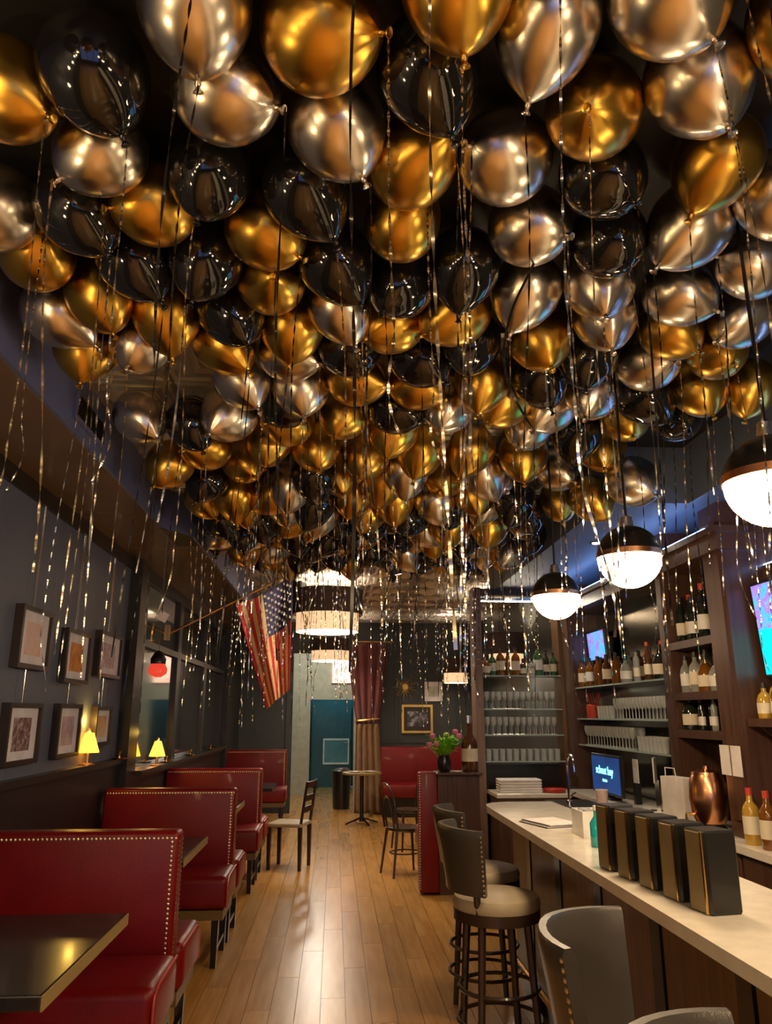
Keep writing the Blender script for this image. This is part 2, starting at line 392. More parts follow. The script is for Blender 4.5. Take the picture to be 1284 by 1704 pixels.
# ================================================================== BOOTHS AND TABLES
def nails(mb, pts, nrm, r=.008):
    n = Vector(nrm)
    a = n.orthogonal().normalized(); b = n.cross(a)
    for p in pts:
        p = Vector(p); v = [p + (a * math.cos(k * math.pi / 3) + b * math.sin(k * math.pi / 3)) * r for k in range(6)] + [p + n * r * .7]
        mb.add(v, [(k, (k + 1) % 6, 6) for k in range(6)])

def booth(y, label, near=True, far=True):
    t = thing('booth_bench', label, 'booth', (-1.24, y, 0), group='red booths along the left wall')
    X0, X1 = -.49, .50
    part('backrest', MB().rbox(X0, X1, -.065, .065, .34, 1.1, .022), M_RED, t, smooth=True)
    mb = MB()
    k = np.arange(X0 + .03, X1 - .01, .021)
    nails(mb, [(x, -.065, 1.068) for x in k], (0, -1, 0)); nails(mb, [(x, .065, 1.068) for x in k], (0, 1, 0))
    kz = np.arange(.40, 1.07, .021)
    nails(mb, [(X1 - .032, -.065, z) for z in kz], (0, -1, 0))
    for yy in (-.04, .04): nails(mb, [(X1, yy, z) for z in kz], (1, 0, 0))
    tag(part('nailhead_trim', mb, M_NAIL, t, smooth=True), 'rows of small brass nailheads', kind='stuff')
    for s, on in ((-1, near), (1, far)):
        if not on: continue
        a, b = sorted((s * .068, s * .56))
        part('seat', MB().rbox(X0, X1 + .035, a, b, .36, .575, .045, 4), M_RED, t, smooth=True)
        ye = s * .075, s * .55
        pts = [(X1 + .028, ye[0], .562), (X1 + .03, s * .45, .562), (X1 + .03, s * .53, .54), (X1 + .03, ye[1], .50), (X1 + .03, ye[1], .38)]
        part('piping', MB().tube(pts, .006, 6), M_PIPE, t, smooth=True)
        part('base_rail', MB().box(X0, X1 + .01, a + .01, b - .02, .30, .36), M_RAIL, t)
        for lx in (X0 + .03, X1 - .045):
            for ly in (s * .10, s * .50):
                part('leg', MB().add(*taper_box(lx, ly, .024, .018, 0, .30)), M_BLK, t)
        part('stretcher', MB().box(X1 - .055, X1 - .03, min(s * .10, s * .5), max(s * .10, s * .5), .10, .125), M_BLK, t)
    return t

def taper_box(x, y, a, b, z0, z1):
    v = [(x - b, y - b, z0), (x + b, y - b, z0), (x + b, y + b, z0), (x - b, y + b, z0), (x - a, y - a, z1), (x + a, y - a, z1), (x + a, y + a, z1), (x - a, y + a, z1)]
    return v, [(0, 3, 2, 1), (4, 5, 6, 7), (0, 1, 5, 4), (1, 2, 6, 5), (2, 3, 7, 6), (3, 0, 4, 7)]

booth(4.07, 'red leather booth bench nearest the camera, behind the front black table')
booth(6.27, 'red leather booth bench second from the camera, behind the second black table')
booth(8.46, 'red leather booth bench third from the camera, under the row of night windows')
booth(12.7, 'farthest red leather booth bench on the left, below the hanging flag', far=False)

def table(y, label, hy=.46):
    t = thing('booth_table', label, 'table', (-1.275, y, 0), group='black booth tables')
    part('table_top', MB().rbox(-.43, .43, -hy, hy, .806, .85, .006, 2), M_TTOP, t)
    part('edge_band', MB().box(.43, .436, -hy, hy, .806, .848), M_TEDGE, t)
    part('column', MB().lathe([(.05, .03), (.045, .06), (.035, .12), (.035, .75), (.06, .806)], 14), M_BLK, t, smooth=True)
    part('base', MB().box(-.28, .28, -.04, .04, 0, .03).box(-.04, .04, -.28, .28, .001, .031), M_BLK, t)
table(3.06, 'black table with olive wood edge in the lower left corner', .48)
table(5.17, 'black table between the first and second red booth backs', .42)
table(7.36, 'black table between the second and third red booth backs', .42)

# framed pictures on the left wall
def picture(y0, y1, z0, z1, label, cols, scale):
    t = thing('framed_picture', label, 'picture', (XL, (y0 + y1) / 2, z0), group='framed prints on the slate wall')
    w = (y1 - y0) / 2; h = z1 - z0; f = .026
    part('frame', MB().box(0, .05, -w, -w + f, 0, h).box(0, .05, w - f, w, 0, h).box(0, .05, -w + f, w - f, 0, f).box(0, .05, -w + f, w - f, h - f, h), M_FRAME, t)
    part('mount', MB().box(0, .03, -w + f, w - f, f, h - f), M_MATW, t)
    part('print', MB().box(.03, .0315, -w * .52, w * .52, h * .22, h * .76), print_mat('print_art', cols, scale), t)
    part('hanging_wire', MB().tube([(.012, 0, h), (.012, 0, 2.87 - z0)], .0025, 5), M_CHROME, t)
picture(4.36, 4.83, 1.90, 2.25, 'framed print of a faint red figure, upper row nearest the camera', [(.75, .5, .45), (.85, .62, .55), (.8, .3, .2)], 6)
picture(5.12, 5.62, 1.85, 2.20, 'framed orange print, middle of the upper row on the slate wall', [(.25, .07, .02), (.8, .32, .03), (.9, .45, .08)], 8)
picture(5.83, 6.42, 1.92, 2.26, 'framed violet-grey crowd print, upper row farthest from the camera', [(.15, .10, .18), (.5, .35, .4), (.75, .65, .65)], 14)
picture(4.34, 4.82, 1.375, 1.71, 'framed dark crowd print, lower row nearest the camera', [(.02, .02, .05), (.25, .12, .10), (.75, .7, .75)], 26)
picture(5.12, 5.56, 1.375, 1.715, 'framed pale print with dull red figures, middle of the lower row', [(.4, .15, .18), (.6, .45, .55), (.75, .7, .75)], 9)
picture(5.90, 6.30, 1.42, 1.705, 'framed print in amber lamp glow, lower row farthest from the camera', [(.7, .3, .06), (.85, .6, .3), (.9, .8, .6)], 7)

# amber lamps on the ledge
def amber_lamp(x, y, z, label):
    t = thing('amber_lamp', label, 'lamp', (x, y, z), group='amber cone lamps along the left wall')
    part('base', MB().lathe([(.055, 0), (.055, .008), (.012, .016), (.010, .09)], 16), M_BRASS, t, smooth=True)
    part('shade', MB().lathe([(.075, .085), (.03, .22)], 18, cap=False), M_AMBER, t, smooth=True)
    l = bpy.data.lights.new('amber_bulb', 'POINT'); l.energy = 1.4; l.color = (1, .58, .10); l.shadow_soft_size = .03
    lo = bpy.data.objects.new('amber_bulb', l); COL.objects.link(lo); lo.parent = t; lo.location = (0, 0, .30)
    part('finial', MB().lathe([(.03, .22), (.012, .235), (.008, .255)], 10), M_BRASS, t, smooth=True)
part('lamp_ledge', MB().box(XL - .012, XL + .16, 6.95, 12.3, 1.15, 1.18), M_DARK, tag(struct('trim_7', MB().box(XL - .01, XL + .1, 6.95, 12.3, 1.10, 1.15), M_DARK)))
amber_lamp(-1.745, 5.78, 1.30, 'amber cone lamp on the ledge below the framed prints')
amber_lamp(-1.66, 7.62, 1.18, 'amber cone lamp on the sill of the nearest night window')
def candle(x, y, z, label):
    t = thing('brass_candlestick', label, 'candlestick', (x, y, z), group='brass chambersticks')
    part('dish', MB().lathe([(.035, 0), (.062, .006), (.066, .014), (.03, .012)], 20), M_BRASS, t, smooth=True)
    part('stem', MB().lathe([(.012, .010), (.009, .02), (.011, .06), (.016, .066), (.010, .07)], 12), M_BRASS, t, smooth=True)
candle(-1.70, 6.45, 1.30, 'brass chamberstick at the far end of the picture ledge')
candle(-1.67, 8.1, 1.18, 'brass chamberstick on the sill just past the amber lamp')
candle(-1.67, 9.4, 1.18, 'brass chamberstick on the sill of the middle night window')
candle(-1.67, 10.9, 1.18, 'brass chamberstick on the sill of the farthest night window')
# hanging lantern shape added for a red reflection in the window
t = thing('red_reflection_lantern', 'small red lantern shape for a reflection in the nearest night window', 'lantern', (-1.5, 6.66, 1.95))
part('glass', MB().lathe([(.03, 0), (.075, .03), (.08, .07), (.06, .11)], 18), M_REDL, t, smooth=True)
part('cap', MB().lathe([(.062, .11), (.066, .15), (.04, .20), (.012, .22)], 18), M_BLK, t, smooth=True)
part('chain', MB().tube([(0, 0, .22), (0, 0, 1.02)], .003, 5), M_BLK, t)

# vents on the left soffit
def vent(x, y0, y1, z0, z1, label):
    t = thing('air_vent', label, 'vent', (x, (y0 + y1) / 2, z0), group='air vents in the left soffit')
    w = (y1 - y0) / 2; h = z1 - z0
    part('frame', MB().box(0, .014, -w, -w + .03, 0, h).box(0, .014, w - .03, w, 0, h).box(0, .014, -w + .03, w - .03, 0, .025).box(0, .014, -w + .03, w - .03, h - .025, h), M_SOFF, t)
    part('backing', MB().box(0, .002, -w + .03, w - .03, .025, h - .025), M_BLK, t)
    sl = MB().add([(.003, 0, 0), (.012, .004, 0), (.012, .004, h - .05), (.003, 0, h - .05)], [(0, 1, 2, 3)]).box(.003, .010, 0, .003, 0, h - .05).mesh('slat', M_DARK)
    n = 22
    for k in range(n): obj('slat', sl, t, (0, -w + .035 + (2 * w - .07) * k / (n - 1), .025))
vent(-1.28, 3.49, 3.98, 3.03, 3.19, 'long air vent in the slate soffit, nearer one')
vent(-1.10, 6.38, 6.92, 3.03, 3.19, 'small air vent in the soffit far down the wall')

# ================================================================== BAR
bc = thing('bar_counter', 'long bar counter with white stone top and dark wood front', 'counter', (1.0, 0, 0))
BY0, BY1 = -2.0, 5.45
outline = [(0, BY0), (.5, BY0), (.5, BY1), (.18, BY1), (.08, BY1 - .04), (.02, BY1 - .12), (0, BY1 - .25)]
n = len(outline)
part('stone_top', MB().add([(x, y, 1.03) for x, y in outline] + [(x, y, 1.07) for x, y in outline],
     [tuple(reversed(range(n))), tuple(range(n, 2 * n))] + [(i, (i + 1) % n, n + (i + 1) % n, n + i) for i in range(n)]), M_STONE, bc)
part('body', MB().box(.20, .48, BY0, BY1 - .15, 0, 1.03), M_BLK, bc)
y = BY0
while y < BY1 - .2:
    y2 = min(y + .62, BY1 - .16)
    part('front_panel', MB().rbox(.17, .20, y + .05, y2 - .05, .16, .98, .01, 1), M_WALNUT, bc)
    part('stile', MB().box(.165, .20, y - .045, y + .045, .0, 1.03), M_BLK, bc)
    y += .62
part('foot_rail', MB().tube([(.135, BY0, .2), (.135, BY1 - .3, .2)], .018, 8), M_BRASS, bc, smooth=True)
part('back_ledge', MB().box(.5, .78, BY0, BY1 - .2, .80, .84).box(.5, .52, BY0, BY1 - .2, .84, 1.03), M_BLK, bc)

# back counter
bk = thing('back_counter', 'low back counter with pale top below the bottle shelves', 'counter', (2.2, 0, 0))
part('counter_top', MB().box(0, .44, -2, 7.5, .92, .96), M_STONE, bk)
for k in range(15):
    y0 = -2 + k * .633
    part('cabinet_door', MB().rbox(.02, .05, y0 + .01, y0 + .62, .10, .91, .008, 1), M_MAHOG, bk)
part('carcass', MB().box(.05, .44, -2, 7.5, 0, .92), M_BLK, bk)

# bay stiles and shelves of the back bar (right wall)
bb = thing('back_bar_shelving', 'dark wood back bar shelving with glass shelves on the right wall', 'shelving', (2.35, 0, .96))
for y0, y1 in ((4.40, 4.65), (5.26, 5.40), (7.54, 7.80)):
    part('stile', MB().box(0, .30, y0, y1, 0, 1.97).box(-.015, 0, y0 + .03, y1 - .03, .1, 1.85), M_MAHOG, bb)
part('cornice', MB().box(-.05, .30, 4.35, 7.82, 1.66, 1.76).box(-.08, .30, 4.32, 7.82, 1.76, 1.80), M_MAHOG, bb)
part('mirror_back', MB().box(.285, .298, 4.65, 7.54, 0.02, 1.66), M_MIRROR, bb)
for z in (1.90, 1.61, 1.37):
    part('glass_shelf', MB().box(.02, .285, 5.40, 7.54, z - .96 - .012, z - .96), M_SHELF, bb)
for z in (2.13, 1.79, 1.545):
    part('wood_shelf', MB().box(.0, .285, 4.65, 5.26, z - .96 - .05, z - .96), M_MAHOG, bb)
M_LED = mat('lit_blue_led', (.1, .2, .8), .4, emit=(.22, .42, 1.0), es=11.0)
t = thing('led_strip', 'blue light strip along the top of the back bar cornice', 'light strip', (2.30, 0, 2.765))
part('channel', MB().box(0, .03, 4.5, 7.75, 0, .008), M_CHROME, t); part('diffuser', MB().box(.004, .026, 4.5, 7.75, .008, .016), M_LED, t)
t = thing('led_strip', 'blue light strip on the wall above the right television', 'light strip', (2.60, 0, 2.52))
part('channel', MB().box(.0, .05, 2.2, 4.45, 0, .008), M_CHROME, t); part('diffuser', MB().box(.004, .03, 2.2, 4.45, .008, .016), M_LED, t)
# shelf below the television
ts = thing('wall_shelf', 'dark wood wall shelf below the right television', 'shelf', (2.38, 0, 1.58))
part('board', MB().box(0, .265, 2.2, 4.39, 0, .045), M_MAHOG, ts)
for y in (2.4, 3.4, 4.3): part('bracket', MB().add([(0.03, y, 0), (.265, y, 0), (.265, y, -.2), (0.03, y + .02, 0), (.265, y + .02, 0), (.265, y + .02, -.2)],
     [(0, 1, 2), (3, 5, 4), (0, 3, 4, 1), (1, 4, 5, 2), (2, 5, 3, 0)]), M_MAHOG, ts)

# open shelving at the end of the bar
eb = thing('end_shelving', 'open dark wood shelving across the end of the bar', 'shelving', (1.42, 7.9, 0))
part('post', MB().box(0, .08, -.12, .12, 0, 2.93), wood_mat('pinkish_oak', (.15, .085, .06), (.22, .13, .095), .4, 4, (8, 8, .6)), eb)
part('post', MB().box(.88, .93, -.12, .12, 0, 2.93), M_WALNUT, eb)
part('top_rail', MB().box(.08, .88, -.05, .05, 2.86, 2.93), M_DARK, eb)
part('light_rail', MB().box(.08, .88, -.06, -.03, 2.80, 2.83), M_CHROME, eb)
part('lit_strip', MB().box(.10, .86, -.055, -.035, 2.792, 2.80), mat('lit_shelf_strip', (.9, .9, .85), .3, emit=(1, .86, .66), es=45.0), eb)
for z in (2.03, 1.70, 1.45, 1.20):
    part('glass_shelf', MB().box(.08, .88, -.13, .13, z - .012, z), M_SHELF, eb)
part('lower_panel', MB().box(.08, .88, .10, .12, 0, 1.16), M_BLK, eb)
sc_ = thing('service_counter', 'pale service counter below the open shelving at the bar end', 'counter', (1.5, 7.3, 0))
part('counter_top', MB().rbox(0, .70, 0, .47, .90, .94, .006, 1), M_STONE, sc_)
part('cabinet', MB().box(.02, .68, .02, .46, 0, .90), M_MAHOG, sc_)

# ------------------------------------------------------------------ bottles and glasses
def bottle_prof(kind):
    return {'wine': [(.034, 0), (.037, .006), (.037, .19), (.030, .215), (.014, .24), (.0135, .30), (.015, .302), (.015, .31)],
            'spirit': [(.038, 0), (.041, .006), (.041, .155), (.034, .18), (.015, .205), (.014, .26)],
            'squat': [(.046, 0), (.049, .006), (.049, .11), (.036, .145), (.016, .165), (.015, .215)],
            'tall': [(.030, 0), (.033, .006), (.032, .22), (.014, .262), (.0125, .32)]}[kind]
BPROTO = {}
def bottle(kind, glass, lab, capm, loc, label, group, s=1.0, rz=0.0):
    key = (kind, glass.name, lab.name if lab else '', capm.name)
    pr = bottle_prof(kind); top = pr[-1][1]; rr = pr[1][0]
    if key not in BPROTO:
        a = MB().lathe(pr, 14).mesh('glass_body', glass, True)
        c = MB().lathe([(pr[-1][0] + .002, top - .028), (pr[-1][0] + .002, top + .006)], 12).mesh('cap', capm, True)
        l = None
        if lab:
            z0, z1 = (.05, .135) if kind != 'squat' else (.03, .095)
            l = MB().lathe([(rr + .0008, z0), (rr + .0008, z1)], 14, cap=False).mesh('paper_label', lab, True)
        BPROTO[key] = (a, c, l)
    a, c, l = BPROTO[key]
    t = thing('bottle', label, 'bottle', loc, rz, group); t.scale = (s, s, s)
    obj('glass_body', a, t); obj('cap', c, t)
    if l: obj('paper_label', l, t)
    return t

def cname(g): return {'amber_bottle': 'amber', 'green_bottle': 'green', 'dark_wine_bottle': 'dark glass', 'clear_bottle': 'clear', 'brown_bottle': 'brown', 'yellow_bottle': 'yellow', 'pink_bottle': 'pink'}[g.name]
def lname(l): return {'cream_label': ' with cream label', 'white_label': ' with white label', '': ' without label'}[l.name if l else '']
def row(specs, where, group, pos):
    for k, (kind, g, l, c, s) in enumerate(specs):
        bottle(kind, g, l, c, pos(k, len(specs)), '%s bottle%s, %s from left, %s' % (cname(g), lname(l), ORD[k], where), group, s, rnd.uniform(0, 6))
A, G_, K, C_, B_, Y_, P_ = M_BOTA, M_BOTG, M_BOTK, M_BOTC, M_BOTB, M_BOTY, M_BOTP
LC, LW = M_LABEL, M_LABELW
# bar end, top shelf (Y 7.9)
row([('squat', A, LC, M_CAPK, 1.0), ('spirit', G_, LW, M_CAPK, .95), ('spirit', A, LC, M_CAPK, 1.1), ('tall', A, None, M_CAPK, .8), ('spirit', A, LC, M_CAPK, 1.1),
     ('squat', B_, LC, M_CAPK, .8), ('squat', C_, LC, M_CAPK, .8), ('spirit', G_, LW, M_CAPK, 1.2), ('wine', K, LC, M_CAPK, .85), ('spirit', G_, LC, M_CAPK, .9)],
    'open end shelving', 'bottles on the open end shelving', lambda k, n: (1.545 + .72 * k / (n - 1), 7.88 + .02 * (k % 2), 2.03))
# bay B, top glass shelf
row([('spirit', A, LC, M_CAPK, 1.0), ('squat', B_, LC, M_CAPK, 1.1), ('spirit', A, LW, M_CAPK, 1.0), ('spirit', B_, None, M_CAPK, 1.0), ('spirit', A, None, M_CAPK, 1.0), ('tall', C_, LC, M_CAPK, .8),
     ('spirit', B_, LC, M_CAPK, 1.0), ('squat', A, LC, M_CAPK, 1.1), ('spirit', A, None, M_CAPK, 1.0), ('spirit', C_, LC, M_CAPK, 1.0), ('squat', C_, LW, M_CAPK, 1.0), ('spirit', B_, LC, M_CAPK, .95), ('tall', C_, LC, M_CAPK, .8), ('spirit', A, LC, M_CAPK, 1.0), ('tall', B_, LC, M_CAPR, .9), ('spirit', K, LC, M_CAPR, 1.1), ('squat', K, LC, M_CAPK, 1.15), ('spirit', A, LC, M_CAPK, 1.0)],
    'upper glass shelf of the back bar', 'bottles on the upper glass shelf', lambda k, n: (2.42 + .07 * (k % 2), 7.44 - 1.95 * k / (n - 1), 1.90))
# bay C: wines, spirits, reds
row([('wine', K, LC, M_CAPK, 1.0), ('wine', K, LC, M_CAPR, 1.03), ('wine', K, LW, M_CAPK, .95), ('wine', K, LC, M_CAPK, .95), ('wine', K, LW, M_CAPR, 1.15), ('wine', K, LC, M_CAPK, 1.0)],
    'highest wood shelf beside the blue-lit pillar', 'wine bottles on the highest wood shelf', lambda k, n: (2.43 + .03 * (k % 2), 5.21 - .42 * k / (n - 1), 2.13))
row([('spirit', C_, LW, M_CAPK, .95), ('squat', C_, LC, M_CAPK, 1.0), ('spirit', C_, LC, M_CAPK, 1.0), ('spirit', C_, LC, M_CAPK, 1.05), ('squat', A, LC, M_CAPK, 1.1), ('spirit', K, LW, M_CAPK, .9), ('squat', C_, LW, M_CAPK, 1.0)],
    'middle wood shelf beside the blue-lit pillar', 'bottles on the middle wood shelf', lambda k, n: (2.43 + .04 * (k % 2), 5.22 - .44 * k / (n - 1), 1.79))
row([('squat', K, LC, M_CAPK, 1.1), ('tall', K, LC, M_CAPR, .62), ('tall', K, LW, M_CAPR, .65), ('tall', K, LW, M_CAPR, .66), ('tall', C_, LW, M_CAPK, .66), ('tall', C_, LW, M_CAPK, .66)],
    'lowest wood shelf beside the blue-lit pillar', 'bottles on the lowest wood shelf', lambda k, n: (2.43 + .03 * (k % 2), 5.21 - .42 * k / (n - 1), 1.545))
row([('squat', Y_, LC, M_CAPK, .9), ('spirit', Y_, LC, M_CAPK, .9), ('squat', A, LC, M_CAPR, 1.0), ('spirit', C_, LW, M_CAPK, .95), ('spirit', P_, LC, M_CAPK, 1.0), ('spirit', P_, None, M_CAPK, .95), ('squat', A, LC, M_CAPK, 1.0)],
    'shelf below the television', 'bottles below the television', lambda k, n: (2.46 + .03 * (k % 2), 4.32 - .075 * k, 1.625))
row([('spirit', Y_, LC, M_CAPR, 1.1), ('wine', C_, LW, M_CAPK, .95), ('spirit', A, LC, M_CAPR, 1.1), ('tall', C_, LW, M_CAPK, 1.0), ('squat', Y_, LC, M_CAPR, 1.2), ('spirit', C_, LW, M_CAPK, 1.15), ('wine', K, LC, M_CAPK, 1.0), ('spirit', A, LC, M_CAPR, 1.0)],
    'back counter at the right edge', 'bottles on the back counter', lambda k, n: (2.30 + .12 * (k % 2), 4.32 - .085 * k, .96))

# stemmed glasses, upright
gw = MB().lathe([(.030, 0), (.030, .002), (.004, .006), (.0035, .075), (.022, .095), (.031, .13), (.028, .17), (.0265, .17), (.0295, .13), (.020, .097), (.002, .082)], 12, cap=False).mesh('wine_glass', M_GLASS, True)
gt = MB().lathe([(.026, 0), (.030, .11), (.0285, .11), (.0245, .006), (.0, .006)], 12, cap=False).mesh('tumbler', M_GLASS, True)
def glasses(me, name, label, group, pts):
    for p in pts:
        tag(obj(name, me, None, p), label, 'glass', group)
glasses(gw, 'wine_glass', 'stemmed wine glass in the close rows on the upper end shelf', 'wine glasses, upper end shelf', [(1.54 + .062 * i, 7.84 + .08 * j, 1.70) for i in range(12) for j in range(2)])
glasses(gw, 'wine_glass', 'stemmed wine glass in the close rows on the middle end shelf', 'wine glasses, middle end shelf', [(1.54 + .062 * i, 7.84 + .08 * j, 1.45) for i in range(12) for j in range(2)])
glasses(gt, 'tumbler', 'clear tumbler in the rows on the lowest end shelf', 'tumblers, lowest end shelf', [(1.545 + .07 * i, 7.85 + .08 * j, 1.20) for i in range(11) for j in range(2)])
glasses(gw, 'wine_glass', 'stemmed wine glass on the middle glass shelf of the back bar', 'wine glasses, middle back bar shelf', [(2.43 + .08 * j, 6.60 - .07 * i, 1.61) for i in range(15) for j in range(2)])
glasses(gt, 'tumbler', 'clear tumbler on the middle glass shelf of the back bar', 'tumblers, middle back bar shelf', [(2.44 + .08 * j, 7.05 - .075 * i, 1.61) for i in range(5) for j in range(2)])
glasses(gw, 'wine_glass', 'stemmed wine glass on the lowest glass shelf of the back bar', 'wine glasses, lowest back bar shelf', [(2.43 + .08 * j, 7.42 - .075 * i, 1.37) for i in range(16) for j in range(2)])
glasses(gt, 'tumbler', 'clear tumbler at the near end of the lowest glass shelf', 'tumblers, lowest back bar shelf', [(2.43 + .08 * j, 6.12 - .075 * i, 1.37) for i in range(7) for j in range(2)])
# red straws in a tumbler on the middle shelf
t = thing('straw_jar', 'jar of red drinking straws at the far end of the glass shelf', 'jar', (2.46, 7.3, 1.61))
part('jar', MB().lathe([(.06, 0), (.065, .01), (.065, .12), (.06, .125)], 16), M_CAPR, t, smooth=True)
for k in range(12):
    a = k * 2.4; part('straw', MB().tube([(.02 * math.cos(a), .03 * math.sin(a), .1), (.06 * math.cos(a), .12 * math.sin(a), .23)], .003, 5), M_CAPR, t)

# televisions
def tv(x, y0, y1, z0, z1, label, bands=None, tilt=0.06):
    t = thing('television', label, 'television', (x, (y0 + y1) / 2, (z0 + z1) / 2)); t.rotation_euler = (0, -tilt, 0)
    w = (y1 - y0) / 2; h = (z1 - z0) / 2
    part('casing', MB().rbox(0, .05, -w - .02, w + .02, -h - .02, h + .02, .008, 2), M_PLAST, t)
    part('screen', MB().box(-.004, 0, -w, w, -h, h), print_mat('tv_picture', [(.05, .10, .70), (.03, .40, .90), (.30, .10, .62), (.05, .45, .95)], 9, emit=TV_E, bands=bands), t)
    part('wall_arm', MB().box(.05, .14, -.08, .08, -.08, .08), M_PLAST, t)
tv(2.49, 3.25, 4.34, 1.87, 2.385, 'large television with cyan picture at the right edge', (.0, (.0, .62, .85)))
tv(2.52, 7.05, 7.5, 2.16, 2.42, 'small blue television in the far bay of the back bar')

# POS screen with writing
t = thing('register_screen', 'register screen with blue display on the back counter', 'monitor', (2.28, 6.62, .96), 0)
part('stand', MB().box(0, .10, -.12, .12, 0, .02).box(.04, .07, -.04, .04, .02, .14), M_PLAST, t)
part('casing', MB().rbox(.0, .03, -.40, .30, .04, .36, .006, 1), M_PLAST, t)
part('display', MB().box(-.003, 0, -.38, .28, .06, .34), print_mat('register_blue', [(.002, .012, .05), (.004, .03, .12)], 2, emit=1.0), t)
def text(body, size, loc, rot, m, parent, name='lettering'):
    cu = bpy.data.curves.new(name, 'FONT'); cu.body = body; cu.size = size; cu.align_x = 'CENTER'; cu.extrude = .0006
    tmp = bpy.data.objects.new('tmp', cu); COL.objects.link(tmp)
    dg = bpy.context.evaluated_depsgraph_get(); me = bpy.data.meshes.new_from_object(tmp.evaluated_get(dg))
    bpy.data.objects.remove(tmp); me.materials.clear(); me.materials.append(m)
    return obj(name, me, parent, loc, rot)
M_TXT = mat('lit_cyan_lettering', (.1, .8, .8), .4, emit=(.15, .9, .9), es=3.0)
text('schout bay', .095, (-.005, -.03, .20), (R(90), 0, R(-90)), M_TXT, t)
text('tavern', .042, (-.005, -.03, .14), (R(90), 0, R(-90)), M_TXT, t)
# tablet
t = thing('tablet', 'white framed tablet standing on the back counter', 'tablet', (2.36, 5.75, .96)); t.rotation_euler = (0, 0, -.5)
part('case', MB().rbox(0, .012, -.085, .085, .20, .38, .006, 2), M_WHITE, t)
part('screen', MB().box(-.002, 0, -.07, .07, .215, .365), M_PLAST, t)
part('stand', MB().box(.0, .03, -.02, .02, 0, .22).box(-.05, .08, -.06, .06, 0, .01), M_CHROME, t)
# small card frames beside it
t = thing('card_frame', 'small white card frame standing left of the tablet', 'frame', (2.40, 6.22, .96))
part('card', MB().box(0, .008, -.05, .05, .16, .34), M_WHITE, t); part('stand', MB().box(-.02, .03, -.02, .02, 0, .16), M_PLAST, t)
# faucet
t = thing('faucet', 'arched chrome faucet beside the register screen', 'faucet', (1.92, 6.45, .94))
arc = [(0, 0, 0), (0, 0, .30)] + [(0.0 + .0, -.09 + .09 * math.cos(a), .30 + .09 * math.sin(a)) for a in np.linspace(.2, math.pi, 9)] + [(0, -.18, .26)]
part('spout', MB().tube(arc, .010, 8), M_CHROME, t, smooth=True); part('base', MB().lathe([(.028, 0), (.028, .03), (.012, .04)], 14), M_CHROME, t, smooth=True)
part('lever', MB().tube([(0, 0, .06), (.06, 0, .09)], .006, 6), M_CHROME, t, smooth=True)
sk = thing('sink_counter', 'dark steel sink counter between bar and back counter', 'counter', (1.8, 5.5, 0))
part('steel_top', MB().box(0, .38, 0, 1.3, .90, .94), M_PLAST, sk); part('cabinet', MB().box(.02, .36, .02, 1.28, 0, .90), M_BLK, sk)
# paper cup
t = thing('paper_cup', 'white paper cup with pink print on the sink counter', 'cup', (1.99, 5.85, .94), group=None)
part('cup', MB().lathe([(.032, 0), (.034, .004), (.045, .16), (.047, .16), (.047, .166), (.043, .166), (.032, .01)], 18, cap=False), mat('cup_paper', (.75, .55, .52), .6, var=.15, scale=40), t, smooth=True)
part('rim', MB().lathe([(.0445, .160), (.048, .164), (.0445, .168)], 18, cap=False), M_WHITE, t, smooth=True)
# white paper bag with handle
t = thing('paper_bag', 'pinkish white paper bag with handle on the back counter', 'bag', (2.30, 5.22, .96)); t.rotation_euler = (0, 0, .2)
part('bag', MB().box(-.05, .05, -.12, .12, 0, .28).box(-.048, .048, -.118, .118, .28, .282), M_PAPER, t)
part('handle', MB().tube([(-.05, -.06, .26), (-.055, -.05, .34), (-.055, .05, .34), (-.05, .06, .26)], .004, 6), M_PAPER, t)
t = thing('note_sheets', 'pair of white note sheets pinned on the pillar beside the wood shelves', 'paper', (2.331, 4.58, 1.30))
for k in (0, 1): part('sheet', MB().box(0, .004, -.16 + .13 * k, -.05 + .13 * k, 0, .17), M_PAPER, t)
# copper drink dispenser
t = thing('drink_barrel', 'copper coloured round drink barrel on the back counter', 'barrel', (2.30, 4.80, .96))
part('barrel', MB().lathe([(.085, .05), (.105, .10), (.115, .19), (.108, .28), (.09, .33)], 22), M_COPPER, t, smooth=True)
part('lid', MB().lathe([(.092, .33), (.088, .345), (.02, .36), (.018, .38)], 18), M_COPPER, t, smooth=True)
part('stand', MB().lathe([(.10, 0), (.10, .012), (.07, .05)], 18), M_BLK, t, smooth=True)
part('tap', MB().tube([(-.10, 0, .10), (-.15, 0, .10), (-.15, 0, .06)], .010, 8), M_BRASS, t, smooth=True)
# stack of white napkins and red tray on service counter
t = thing('napkin_stack', 'stack of folded white napkins on the service counter', 'napkins', (1.75, 7.48, .94))
for k in range(5): part('napkin', MB().rbox(-.2, .2, -.1, .1, k * .024, k * .024 + .022, .008, 1), M_PAPER, t)
t = thing('red_tray', 'red serving tray on the service counter beside the napkins', 'tray', (2.07, 7.42, .94))
part('tray', MB().lathe([(.09, 0), (.10, .004), (.11, .03), (.104, .03), (.095, .008), (.0, .008)], 20, cap=False), M_CAPR, t, smooth=True)
part('rim', MB().lathe([(.108, .028), (.113, .032), (.108, .036)], 20, cap=False), M_CAPR, t, smooth=True)

